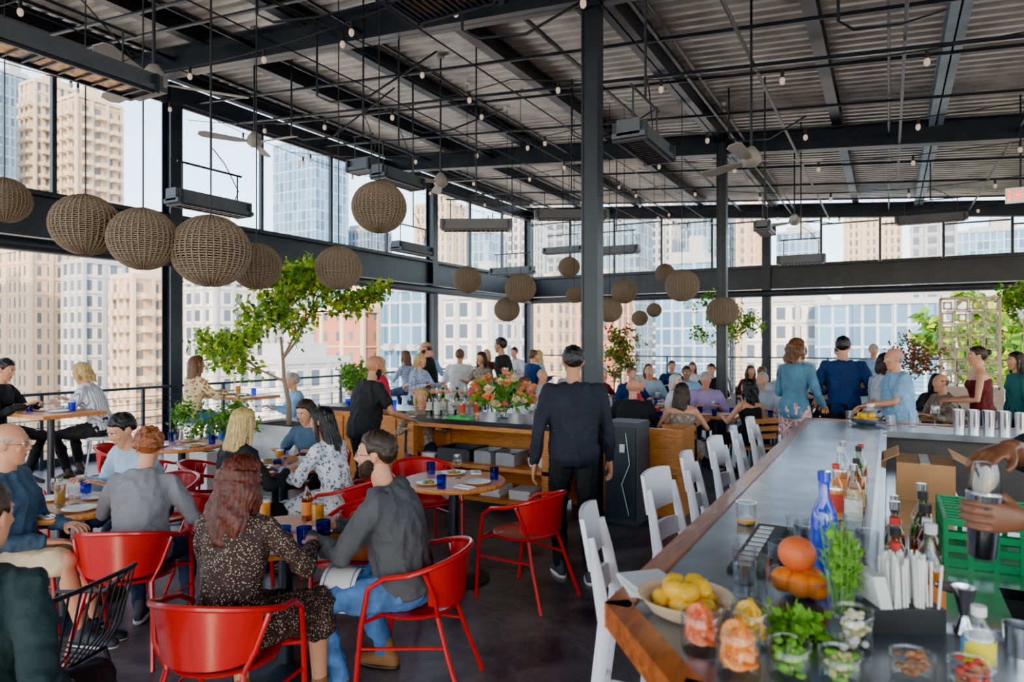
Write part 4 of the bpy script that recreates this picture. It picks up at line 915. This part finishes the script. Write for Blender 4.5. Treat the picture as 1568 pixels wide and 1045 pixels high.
crowd('man',.45,11.2,150,.45,1.78,top=c_gr2,bot=c_blk,hair_='fringe',hm='grey'); crowd('woman',-1.06,8.0,170,.45,1.55,top=c_tatt,bot=c_jeand,hair_='bob',hm='blonde')
crowd('woman',.1,9.6,100,.45,1.66,top=c_wh,bot=c_jeand,hair_='long',hm='brown')
crowd('woman',-2.0,13.2,-60,.75,1.7,top=c_patt,bot=c_jeand,hair_='long',hm='brown'); crowd('man',-1.9,15.2,140,.75,1.8,top=c_lb,bot=c_tan,hair_='short',hm='dark'); crowd('woman',-.6,15.5,160,.75,1.7,top=c_mar,bot=c_jeand,hair_='long',hm='blonde'); crowd('man',.1,16,-150,.75,1.8,top=c_wh,bot=c_jeand,hair_='short',hm='black')
inst(TMH,'round_high_table',W(-1.2,10.3),0); inst(TMH,'round_high_table',W(-.6,13.2),0); inst(TMH,'round_high_table',W(.4,13.7),0)
crowd('man',1.48,8.35,15,.45,1.78,top=c_blk,bot=c_blk,hair_='bald',hm='dark',fat=1.12)
crowd('woman',2.02,8.1,20,.45,1.66,top=c_tatt,leg='dress',sleeve='none',hair_='long',hm='dark',skin='light',hy=25)
crowd('man',3.0,10.6,190,.45,1.78,top=c_purp,bot=c_jeand,hair_='short',hm='grey',glasses=True,lean=12,hp=10)
crowd('woman',3.1,8.75,-20,.45,1.68,top=c_blk,leg='dress',sleeve='none',hair_='longw',hm='black',hy=-15)
crowd('man',3.75,10.1,-140,.45,1.76,top=c_gr2,bot=c_jeand,hair_='short',hm='grey',beard=True,sleeve='short')
crowd('woman',4.25,9.0,-85,.45,1.64,top=c_blk,bot=c_blk,hair_='bob',hm='black')
crowd('woman',2.42,10.4,110,.45,1.66,top=c_wh,bot=c_jeand,hair_='bob',hm='white'); crowd('man',2.05,11.9,160,.45,1.78,top=c_nav2,bot=c_jeand,hair_='short',hm='brown')
crowd('man',3.15,12.3,-170,.45,1.78,top=c_lb,bot=c_jeand,hair_='short',hm='black',skin='brown'); crowd('man',3.95,13.4,-150,.45,1.8,top=c_blk,bot=c_jeand,hair_='short',hm='dark'); crowd('woman',4.85,13.9,180,.45,1.68,top=c_mar,bot=c_jeand,hair_='long',hm='brown')
crowd('woman',1.6,12.5,140,.45,1.68,top=c_mar,bot=c_jeand,hair_='bob',hm='grey'); crowd('man',2.6,12.9,190,.45,1.76,top=c_teal,bot=c_jeand,hair_='fringe',hm='grey')
crowd('woman',1.75,9.9,90,.45,1.66,top=c_red,bot=c_jeand,hair_='curly',hm='grey'); crowd('man',1.2,13.8,-170,.45,1.76,top=c_strp,bot=c_jeand,hair_='short',hm='dark')
crowd('woman',5.4,13.6,-160,.45,1.66,top=c_wh,bot=c_jeand,hair_='long',hm='dark'); crowd('man',4.5,12.2,10,.45,1.76,top=c_gr2,bot=c_jeand,hair_='short',hm='brown')
crowd('woman',2.9,14.6,170,.45,1.7,top=c_or,bot=c_jeand,hair_='long',hm='brown'); crowd('man',3.6,15.4,180,.45,1.8,top=c_nav2,bot=c_jeand,hair_='short',hm='dark'); crowd('woman',4.2,15.8,-160,.45,1.7,top=c_wh,bot=c_jeand,hair_='long',hm='brown'); crowd('man',6.9,13.0,200,None,1.78,top=c_lb,bot=c_jeand,hair_='short',hm='grey'); crowd('woman',6.0,14.5,170,None,1.7,top=c_red,bot=c_jeand,hair_='bob',hm='dark')
person('standing_woman',3.32,8.0,60,None,1.88,True,2,5,hy=15,hp=4,top=c_den,bot=C('pink_print_pants',(.8,.5,.5),pat='floral',col2=(.3,.1,.12),ps=24),hair_='bigcurl',hm='brown',near=True,hl=(-.1,.28,1.15),hr=(.2,.25,1.05))
person('standing_man',4.05,8.3,20,None,1.90,False,2,5,hy=10,hp=6,top=c_nav2,bot=c_blk,hair_='short',hm='black',near=True,hl=(-.18,.3,1.15),hr=(.2,.3,1.15))
person('standing_woman',4.30,7.95,75,None,1.70,True,6,10,hy=10,top=c_gr2,bot=c_jeand,hair_='bob',hm='dark',near=True,sleeve='three',hl=(-.15,.36,1.1),hr=(.05,.3,1.08))
person('standing_man',4.42,7.72,-85,None,1.76,False,4,8,hp=6,top=c_lb,bot=c_tan,sleeve='short',hair_='fringe',hm='grey',near=True,fat=1.15,hl=(-.12,.4,1.08),hr=(.12,.36,1.05))
person('standing_woman',5.50,7.95,-60,None,1.78,True,2,5,hy=-10,top=c_mar,bot=c_blk,sleeve='none',hair_='bun',hm='dark',near=True,hl=(-.15,.3,1.1),hr=(.1,.3,1.1))
crowd('man',5.9,9.2,-90,.45,1.8,top=c_tatt,bot=c_jeand,hair_='fringe',hm='brown'); crowd('woman',6.35,10.2,200,.45,1.7,top=c_blk,bot=c_jeand,hair_='long',hm='black',skin='brown'); crowd('woman',5.1,9.9,60,.45,1.66,top=c_teal,bot=c_jeand,hair_='bob',hm='auburn')
crowd('man',5.35,11.2,170,None,1.78,top=c_teal,bot=c_jeand,hair_='short',hm='black'); crowd('man',4.95,11.5,-120,None,1.76,top=c_gr2,bot=c_jeand,hair_='short',hm='brown')
person('standing_woman',6.35,8.5,-80,None,1.7,True,2,5,top=C('teal_top',(.03,.14,.14)),bot=c_blk,hair_='long',hm='dark',near=False)
# bartender (both hands on shaker)
bt_pos=(1.93,2.20); hdg=-97
def loc_from_world(p):
    return Matrix.Rotation(-RZ(hdg),4,'Z')@(p-W(*bt_pos))
lw=loc_from_world(W(1.395,1.845,1.315)); rw=loc_from_world(W(1.40,1.95,1.495))
def ldir(v): return tuple(Matrix.Rotation(-RZ(hdg),4,'Z')@W(*v[:2],v[2]))
person('bartender',bt_pos[0],bt_pos[1],hdg,None,1.80,False,3,6,hp=16,top=c_blk,sleeve='short',bot=c_blk,skin='dark',hair_='short',hm='black',near=True,hl=tuple(lw),hr=tuple(rw),hand=('grip','curl'),dirL=ldir((-1,.06,.04)),palmL=ldir((.05,1,0)),dirR=ldir((-.9,-.35,-.20)),palmR=ldir((-.2,-.05,-1)),poleL=(-.4,-.3,-.8),poleR=(.6,-.2,-.5))
mb=MB(); mb.lathe([(0,0),(.032,0),(.034,.004),(.044,.175),(.045,.178),(.042,.178),(.03,.01),(0,.008)],CHROME,seg=32); mb.lathe([(.040,.165),(.036,.235),(.028,.262),(0,.266)],glassm('mixing_glass',(.88,.92,.92),.6,.12),seg=28); mb.lathe([(.0415,.16),(.0415,.185)],CHROME,seg=28)
o=mb.obj('cocktail_shaker',W(1.307,1.892,1.20)); o.rotation_euler=(rad(1),rad(2),0)
# ------------------------------------------------------------------ lanterns
WICK=mat('woven_rattan',(.27,.21,.15),rough=.8,var=.35,vs=40); WIRE=mat('black_cable',(.02,.02,.02),rough=.6); WIN=mat('rattan_core',(.05,.035,.025),rough=.9)
def lantern_mesh():
    mb=MB(); n=38
    for i in range(n+1):
        th=rad(14+152*i/n); R=.5*math.sin(th); z=.47*math.cos(th); pts=[]
        for k_ in range(72):
            a=2*math.pi*k_/72; w=.012*(1 if (k_+i)%2 else -1); pts.append(((R+w)*math.cos(a),(R+w)*math.sin(a),z))
        mb.tube(pts,.0125,WICK,4,closed=True)
    for k_ in range(36):
        a=2*math.pi*(k_+.25)/36; mb.tube([(.518*math.sin(rad(t))*math.cos(a),.518*math.sin(rad(t))*math.sin(a),.488*math.cos(rad(t))) for t in range(12,170,12)],.011,WICK,4)
    mb.sph((0,0,0),(.475,.475,.445),WIN,seg=28,n=16)
    mb.lathe([(0,.50),(.05,.50),(.05,.46),(.13,.455),(.13,.44),(0,.44)],WIRE,seg=16)
    return mb.mesh('lantern',60)
LM=lantern_mesh()
LN=[(-5.0,6.7,3.19,.45),(-3.45,5.5,2.74,.5),(-2.93,5.4,2.61,.5),(-2.48,5.6,2.54,.6),(-2.50,6.65,2.53,.46),(-1.27,6.5,3.08,.5),(-1.76,6.9,2.54,.45),(-.73,11.1,2.80,.45),(-.09,12.3,2.37,.45),(.14,11.3,2.68,.5),(1.15,13.7,3.29,.42),(1.9,11.5,2.64,.42),(3.35,14.9,3.3,.4),(2.6,10.4,2.65,.5),(3.1,16.5,2.35,.38),(3.45,16.5,2.55,.35),(1.65,11.5,2.32,.42),(3.5,11.3,2.29,.5),(1.15,12.6,2.65,.3)]
for r_,f_,z_,d_ in LN:
    e=bpy.data.objects.new('wicker_pendant_lantern',None); COL.objects.link(e); p=W(r_,f_,z_); e.location=p
    o=inst(LM,'shade',(0,0,0),rnd.uniform(0,1),d_); o.parent=e
    t=roofz(p.x)-z_; mb=MB(); mb.tube([(0,0,.47*d_),(0,0,t)],.006,WIRE,6); mb.lathe([(0,t-.05),(.05,t-.03),(.05,t),(0,t)],WHITEC,seg=14); o=mb.obj('cord'); o.parent=e
# ------------------------------------------------------------------ heaters, fans, pipes, string lights
HOT=mat('brass_heater_grille',(.42,.20,.03),rough=.35,metal=.5,var=.95,vs=22); HGREY=mat('heater_grey',(.10,.11,.125),rough=.4,metal=.4)
def heater(r_,f_,z,L_=.95,rz=math.pi/2,w=.22,tilt=0):
    p=W(r_,f_,z); t=roofz(p.x)-z; mb=MB()
    M=Matrix.Rotation(rz,4,'Z')
    mb.box((0,0,.06),(L_,w*.7,.12),HGREY,M); mb.box((0,0,.0),(L_,w,.04),HGREY,M)
    for s in(-.25,.25): mb.box((s*L_*.8,0,-.022),(L_*.34,w*.5,.006),HOT,M)
    for k_ in range(13): mb.box((-L_*.4+L_*.8*k_/12,0,-.03),(.014,w*.9,.012),STEEL,M)
    for s in(-1,1): mb.box((0,s*w*.4,-.03),(L_*.9,.02,.02),STEEL,M)
    for s in(-1,1): mb.box((s*L_*.45,0,.03),(.03,w*1.05,.14),STEEL,M); mb.tube([(s*L_*.36,0,.10),(s*L_*.36,0,.40)],.008,STEEL,6,M=M)
    mb.tube([(-L_*.42,0,.40),(L_*.42,0,.40)],.012,STEEL,6,M=M); mb.tube([(0,0,.4),(0,0,t)],.012,STEEL,6); mb.tube([(L_*.3,.0,.08),(L_*.42,.05,.25),(L_*.2,.02,.5),(.02,0,.62)],.006,WIRE,6,M=M)
    mb.obj('infrared_ceiling_heater',p)
for a in[(-3.15,4.45,3.68,1.7,math.pi/2,.34),(1.08,5.5,3.36,.85,math.pi/2,.26),(-3.1,7.0,3.17,.9),(-1.75,8.0,3.82,.35,0),(-1.35,8.1,3.70,.8),(-.5,9.5,3.38,1.0,.5),(.96,11,3.8,1.2,.5),(3.72,10,3.42,.6),(-1.6,11,3.25,.9),(2.0,13,3.5,.9,0),(5.1,12,3.2,.8,0),(-.38,3.7,3.68,.6,0,.35),(1.2,16,3.9,1,0),(8.0,13.0,4.1,1.2,0),(0,14,3.2,1,0)]: heater(*a)
FANW=mat('fan_brushed_grey',(.34,.32,.29),rough=.5)
def fan(r_,f_,z,rot=0):
    p=W(r_,f_,z); t=roofz(p.x)-z; mb=MB(); mb.tube([(0,0,.05),(0,0,t)],.014,STEEL,8); mb.lathe([(0,-.09),(.05,-.085),(.10,-.04),(.11,.0),(.09,.05),(.04,.12),(0,.14)],FANW,seg=20); mb.lathe([(0,t-.07),(.06,t-.05),(.06,t),(0,t)],FANW,seg=16)
    for k_ in range(3):
        M=Matrix.Rotation(rot+k_*2.094,4,'Z')@Matrix.Rotation(.25,4,'X'); mb.prism([(.09,-.02),(.22,-.06),(.66,-.085),(.73,-.04),(.73,.04),(.66,.07),(.22,.05),(.09,.02)],-.027,-.017,FANW,M)
    mb.obj('ceiling_fan',p)
for a in[(2.57,7.3,3.76,.45),(-2.95,5.6,3.95,1.0),(5.4,13,4.1,.6),(-1.05,10,4.15,.2),(-.95,4.0,4.25,.8),(.6,3.4,4.1,.4),(-3.6,9.5,4.6,.1)]: fan(*a)
mb=MB()
for x,dz,y0_,y1_ in[(-9.2,.35,YB,YF),(-7.6,.32,YB,YF),(-7.5,.38,0,YF),(-5.6,.45,YB,YF),(-3.6,.40,YB,YF),(-2.3,.5,YB,YF),(-2.2,.42,YB,YF),(-1.4,.6,YB,YF),(.0,.42,YB,YF),(.15,.55,YB,15),(1.7,.45,YB,YF),(3.8,.4,YB,YF)]: mb.tube([(x,y0_,roofz(x)-dz),(x,y1_,roofz(x)-dz)],.02 if dz>.4 else .03,STEEL,8)
for y,dz in[(2.2,.42),(3.9,.5),(5.4,.46),(7.6,.5),(9.2,.42),(10.6,.48),(14.2,.5),(16.2,.45),(18,.45),(4.7,.62),(8.4,.62)]: mb.tube([(XL,y,roofz(XL)-dz),(XR,y,roofz(XR)-dz)],.022,STEEL,8)
for x,y,z in[(-1.6,3.2,1.0),(-3.4,5.2,1.2),(-5.4,4.6,1.0),(-.4,6.8,.9),(1.2,7.4,.8),(-6.4,8.4,1.0),(-4.0,9,1.1),(-6,6,1.3),(-7.5,7,1.4),(2,9,.9),(-2,10,1)]:
    zz=roofz(x); mb.tube([(x,y,zz-.3),(x,y,zz-z),(x+.12,y+.1,zz-z-.06),(x+.5,y+.3,zz-z-.02),(x+.9,y+1.2,zz-.5)],.014,STEEL,6)
for x in(-9.5,-8,-6,-5.2,-4.2): mb.tube([(x,YB,roofz(x)-.9),(x,YF,roofz(x)-.9)],.010,STEEL,6)
mb.obj('ceiling_conduit_pipes')
BULB=mat('frosted_warm_bulb',(.85,.66,.46),rough=.25,emit=.35,var=.05)
def strings(p,q,n,sag=.18):
    p=Vector(p);q=Vector(q); mb=MB(); sp_=3; pts=[]
    N_=n*4
    for i in range(N_+1):
        t=i/N_; u=(t*sp_)%1; pts.append(p.lerp(q,t)-Vector((0,0,sag*4*u*(1-u))))
    mb.tube(pts,.007,WIRE,5)
    for i in range(n):
        c=pts[i*4+2]; mb.cyl(c-Vector((0,0,.085)),.018,.085,WIRE,seg=8); mb.sph(c-Vector((0,0,.115)),(.028,.028,.042),BULB,seg=10,n=8)
    mb.obj('string_lights')
for y in(1.9,3.4,5.2,7.4,9.6,11.5,14,16.5): strings((XL+.1,y,roofz(XL)-.85),(XR-.5,y,roofz(XR)-.75),15,.25)
for x in(-9.9,-5): strings((x,.5,roofz(x)-.75),(x,YF-.2,roofz(x)-.75),14,.25)
mb=MB(); SG=mat('exit_sign_body',(.75,.72,.65),rough=.5,emit=.6); mb.box((0,0,0),(.36,.06,.22),SG); mb.tube([(0,0,.11),(0,0,roofz(1.7)-3.95)],.012,STEEL,6)
SR=mat('exit_sign_red',(.9,.06,.01),rough=.4,emit=3)
def bar_(x,z,w,h): mb.box((x,-.034,z),(w,.008,h),SR)
for (x,segs) in[(-.125,'E'),(-.04,'X'),(.04,'I'),(.12,'T')]:
    if segs=='E': bar_(x-.02,0,.018,.14); [bar_(x,z,.05,.02) for z in(-.06,0,.06)]
    if segs=='X': mb.box((x,-.034,0),(.018,.008,.14),SR,ry=.45); mb.box((x,-.034,0),(.018,.008,.14),SR,ry=-.45)
    if segs=='I': bar_(x,0,.018,.14)
    if segs=='T': bar_(x,0,.018,.14); bar_(x,.06,.06,.02)
mb.obj('exit_sign',W(7.48,10.0,3.95),0)
# ------------------------------------------------------------------ plants
def tree(name,loc,H_,spread,nl,leafm,seed,trunk=.03,z0=0,leafsize=.07,lean=(0,0)):
    mb=MB(); r=random.Random(seed); BARK=mat('pale_bark',(.30,.22,.15),rough=.9,bump=.5); tips=[]
    def grow(p,d,L_,rd,lev):
        pts=[p]; q=p.copy()
        for i in range(4):
            d=(d+rvec(r)*.22+Vector((0,0,.06))).normalized(); q=q+d*L_/4; pts.append(q.copy())
        mb.tube(pts,[rd*(1-.13*i) for i in range(5)],BARK,6)
        if lev>=1: tips.extend([pts[2],pts[3],pts[4]])
        if lev<4:
            for i in range(3 if lev<2 else 2):
                b_=pts[r.choice([2,3,4]) if lev else r.choice([2,3,4,4])]; dd=(d+rvec(r)*.95); dd.x*=spread;dd.y*=spread; dd.z=abs(dd.z)*.55+.12; grow(b_.copy(),dd.normalized(),L_*r.uniform(.55,.85),rd*.55,lev+1)
    grow(Vector((0,0,z0)),Vector((lean[0],lean[1],1)).normalized(),H_*.42,trunk,0)
    for i in range(nl):
        p=r.choice(tips)+rvec(r)*r.uniform(0,.17); m=leafm[r.randrange(len(leafm))]; leafq(mb,p,(rvec(r)+Vector((0,0,-.3))).normalized(),(rvec(r)+Vector((0,0,1))).normalized(),leafsize*r.uniform(.7,1.3),leafsize*.32,m)
    return mb,name,loc
LF=[mat('leaf_green',(.16,.36,.025),rough=.5,var=.3,trl=.4),mat('leaf_yellow_green',(.44,.56,.03),rough=.5,var=.3,trl=.4),mat('leaf_dark',(.06,.18,.02),rough=.5,trl=.3)]
LR=[mat('leaf_red',(.34,.08,.06),rough=.5,var=.3,trl=.3),LF[0],LF[2]]
PLW=mat('white_planter',(.76,.75,.74),rough=.6); SOIL=mat('soil',(.05,.03,.02),rough=1)
def planter(mb,w,l,h,mt=PLW):
    mb.prism([(-w/2,-l/2),(w/2,-l/2),(w/2,l/2),(-w/2,l/2)],0,h-.04,mt)
    for s in(-1,1): mb.box((s*(w/2-.015),0,h-.02),(.03,l,.04),mt); mb.box((0,s*(l/2-.015),h-.02),(w-.06,.03,.04),mt)
    mb.box((0,0,h-.035),(w-.06,l-.06,.01),SOIL)
mb,nm,lc=tree('potted_tree',W(-2.95,9.0),2.9,1.1,3600,[LF[0],LF[1],LF[1],LF[2]],11,.035,.66,.09,(.06,.04)); planter(mb,.95,.7,.72); mb.obj(nm,lc)
mb,nm,lc=tree('potted_tree',W(5.0,15.5),2.2,.7,1300,LF,5,.03,.6,.09); planter(mb,.6,.6,.6); mb.obj(nm,lc)
mb,nm,lc=tree('potted_shrub',W(2.25,15.0),1.5,.8,1000,LR,6,.02,.5,.09); planter(mb,.6,.6,.6); mb.obj(nm,lc)
mb,nm,lc=tree('potted_shrub',W(6.6,11.4),1.3,.8,800,[LR[0],LF[2],LR[0]],7,.015,.6,.065); planter(mb,.7,.6,.7); mb.obj(nm,lc)
mb,nm,lc=tree('potted_shrub',W(-2.7,11.0),1.1,.7,700,[LF[2],LF[0]],8,.02,.5,.08); planter(mb,.6,.6,.6); mb.obj(nm,lc)
for i,(r_,f_) in enumerate([(-3.95,8.2),(-3.6,8.1),(-3.5,8.5)]):
    mb,nm,lc=tree('potted_herb_plant',W(r_,f_),.7,1.0,330,[LF[0],LF[2]],20+i,.008,.45,.06); planter(mb,.32,.32,.5); mb.obj(nm,lc)
mb=MB(); LAT=mat('pale_lattice',(.66,.50,.34),rough=.6); w,h=.95,1.75
for s in(-1,1): mb.box((s*w/2,0,1.75),(.05,.04,h),LAT)
for z in(.9,2.62): mb.box((0,0,z),(w,.04,.05),LAT)
for i in range(4):
    for j in range(7):
        cx=-w/2+w*(i+.5)/4; cz=.95+1.65*(j+.5)/7; a=.085 if (i+j)%2 else .06
        for s in(-1,1): mb.box((cx+s*a,0,cz),(.03,.03,2*a+.03),LAT); mb.box((cx,0,cz+s*a),(2*a,.03,.03),LAT)
for i in range(1,4): mb.box((-w/2+w*i/4,0,1.75),(.02,.03,h),LAT)
for j in range(1,7): mb.box((0,0,.95+1.65*j/7),(w,.03,.02),LAT)
mb.box((0,0,.44),(w+.1,.3,.88),LAT); mb.obj('fretwork_privacy_screen',W(8.75,13.0),0)
mb,nm,lc=tree('potted_tree',W(10.3,13.4),2.5,.5,1500,LF,31,.03,.6,.10); planter(mb,.8,.7,.7); mb.obj(nm,lc)
mb=MB(); mb.box((0,0,.7),(1.5,.15,1.4),mat('grey_partition',(.42,.43,.45),rough=.6)); 
for i in range(12): mb.box((-.7+i*.127,0,1.75),(.02,.04,.7),LAT)
mb.box((0,0,2.1),(1.5,.06,.04),LAT); mb.obj('slatted_partition',W(8.1,9.6),0)
# ------------------------------------------------------------------ city
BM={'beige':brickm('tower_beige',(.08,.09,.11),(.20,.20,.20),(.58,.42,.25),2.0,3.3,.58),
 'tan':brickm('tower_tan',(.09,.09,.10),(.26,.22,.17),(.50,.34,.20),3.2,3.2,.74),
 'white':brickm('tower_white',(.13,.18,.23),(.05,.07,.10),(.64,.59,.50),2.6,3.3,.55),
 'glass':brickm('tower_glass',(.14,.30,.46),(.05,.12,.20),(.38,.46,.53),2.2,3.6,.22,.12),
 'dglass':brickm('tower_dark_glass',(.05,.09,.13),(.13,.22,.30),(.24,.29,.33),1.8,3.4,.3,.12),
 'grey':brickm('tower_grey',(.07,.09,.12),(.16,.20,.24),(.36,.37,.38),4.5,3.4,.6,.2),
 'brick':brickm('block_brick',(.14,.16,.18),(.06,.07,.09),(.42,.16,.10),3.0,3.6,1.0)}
LED=mat('concrete_ledge',(.54,.43,.30),rough=.8); LEDG=mat('grey_ledge',(.38,.39,.40),rough=.8)
def building(u0,u1,D,top,kind,bal=False,base=-28):
    c=W((u0+u1)/2*D,D); w=(u1-u0)*D*.92; dep=max(12,w*.8)
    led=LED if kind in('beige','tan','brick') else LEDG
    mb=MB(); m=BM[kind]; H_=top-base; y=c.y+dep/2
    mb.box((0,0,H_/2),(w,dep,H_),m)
    fh={'beige':3.3,'tan':3.2,'white':3.3,'glass':7.2,'dglass':6.8,'brick':7.2,'grey':3.4}[kind]
    n=int(H_/fh)
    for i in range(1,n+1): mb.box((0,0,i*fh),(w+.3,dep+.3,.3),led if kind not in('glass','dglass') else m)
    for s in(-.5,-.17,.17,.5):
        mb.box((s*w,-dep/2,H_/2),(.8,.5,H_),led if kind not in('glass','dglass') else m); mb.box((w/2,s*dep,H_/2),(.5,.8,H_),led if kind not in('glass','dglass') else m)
    if bal:
        for i in range(3,n):
            for k_ in range(-1,2): mb.box((k_*w*.3,-dep/2-.7,i*fh),(w*.15,1.4,1.1),led); mb.box((w/2+.7,k_*dep*.3,i*fh),(1.4,dep*.15,1.1),led)
    mb.box((0,0,H_+1.0),(w*.6,dep*.6,3.0),led); mb.box((0,0,H_+.2),(w+.6,dep+.6,.9),led); mb.box((w*.1,0,H_+4),(w*.25,dep*.3,4.0),led); mb.tube([(0,0,H_),(0,0,H_+9)],.25,STEELG,6)
    mb.obj('city_building',(c.x,y,base))
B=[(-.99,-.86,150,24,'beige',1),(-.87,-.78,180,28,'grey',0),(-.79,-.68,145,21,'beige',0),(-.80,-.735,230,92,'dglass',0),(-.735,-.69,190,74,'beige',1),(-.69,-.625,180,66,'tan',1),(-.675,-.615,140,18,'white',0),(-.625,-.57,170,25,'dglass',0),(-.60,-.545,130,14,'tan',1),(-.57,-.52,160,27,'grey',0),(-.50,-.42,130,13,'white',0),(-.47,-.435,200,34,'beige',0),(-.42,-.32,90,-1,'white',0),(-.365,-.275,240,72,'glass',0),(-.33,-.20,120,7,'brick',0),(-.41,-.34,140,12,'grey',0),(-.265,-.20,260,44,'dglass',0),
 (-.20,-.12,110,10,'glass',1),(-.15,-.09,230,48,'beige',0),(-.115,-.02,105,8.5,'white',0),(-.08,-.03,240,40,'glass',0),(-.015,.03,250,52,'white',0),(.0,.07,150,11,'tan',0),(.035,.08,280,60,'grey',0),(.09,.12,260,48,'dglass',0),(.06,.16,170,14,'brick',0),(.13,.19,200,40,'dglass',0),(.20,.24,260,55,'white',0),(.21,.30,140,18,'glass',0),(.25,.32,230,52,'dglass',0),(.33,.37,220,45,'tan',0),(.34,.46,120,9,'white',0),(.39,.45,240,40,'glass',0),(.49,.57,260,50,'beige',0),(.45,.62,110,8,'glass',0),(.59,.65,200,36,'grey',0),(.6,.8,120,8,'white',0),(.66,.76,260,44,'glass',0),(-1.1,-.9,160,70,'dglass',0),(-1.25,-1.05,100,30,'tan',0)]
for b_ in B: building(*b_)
mb=MB(); mb.box((0,100,-28.5),(900,900,1),mat('street_ground',(.45,.41,.36),rough=.9,vs=.05,var=.3)); mb.obj('street_ground')
mb=MB(); mb.box((-30,12,-6),(32,50,1),mat('neighbour_roof',(.62,.56,.49),rough=.9,vs=.2)); 
for i in range(6): mb.box((-18-4*i,5+5*i,-4.5),(2,2.5,2),LED)
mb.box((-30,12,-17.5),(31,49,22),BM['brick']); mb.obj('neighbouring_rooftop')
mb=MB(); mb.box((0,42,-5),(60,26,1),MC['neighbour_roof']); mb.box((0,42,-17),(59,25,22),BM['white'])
for i in range(7): mb.box((-22+7*i,38+2*(i%3),-3.5),(3,2.5,2.2),LED)
mb.obj('neighbouring_rooftop')
mb,nm,lc=tree('street_tree',W(18,25,-5),11,.9,2600,LF,41,.25,0,.5); mb.obj(nm,lc)
# ------------------------------------------------------------------ light
w=bpy.data.worlds.new('World'); bpy.context.scene.world=w; w.use_nodes=True; nt=w.node_tree; bg=nt.nodes['Background']
sky=nt.nodes.new('ShaderNodeTexSky'); sky.sky_type='NISHITA'; sky.sun_disc=False; sky.sun_elevation=rad(38); sky.sun_rotation=rad(150); sky.dust_density=1.5; sky.air_density=1.2; sky.ozone_density=2
mixn=nt.nodes.new('ShaderNodeMix'); mixn.data_type='RGBA'; mixn.inputs[0].default_value=.3; mixn.inputs[7].default_value=(6.4,7.0,7.8,1); nt.links.new(sky.outputs[0],mixn.inputs[6]); nt.links.new(mixn.outputs[2],bg.inputs[0]); bg.inputs[1].default_value=.75
sl=bpy.data.lights.new('sun','SUN'); sl.energy=11; sl.angle=rad(1.5); sl.color=(1,.78,.52); so=bpy.data.objects.new('sun',sl); COL.objects.link(so)
d=Vector((-.35,.78,-.46)); so.rotation_euler=d.to_track_quat('-Z','Y').to_euler()
try:
    vs_=bpy.context.scene.view_settings; vs_.view_transform='AgX'; vs_.look='AgX - Punchy'; vs_.exposure=.85
except Exception as e: print(e)
# ------------------------------------------------------------------ camera
cd=bpy.data.cameras.new('camera'); cd.lens=23.9; cd.sensor_width=36; cam=bpy.data.objects.new('camera',cd); COL.objects.link(cam); cam.location=(0,0,1.8); cam.rotation_euler=(rad(90),0,YAW)
cd.clip_end=2000; cd.clip_start=.05; cd.dof.use_dof=True; cd.dof.focus_distance=5.0; cd.dof.aperture_fstop=2.8
bpy.context.scene.camera=cam
print('faces',sum(len(o.data.polygons) for o in bpy.data.objects if o.type=='MESH'))
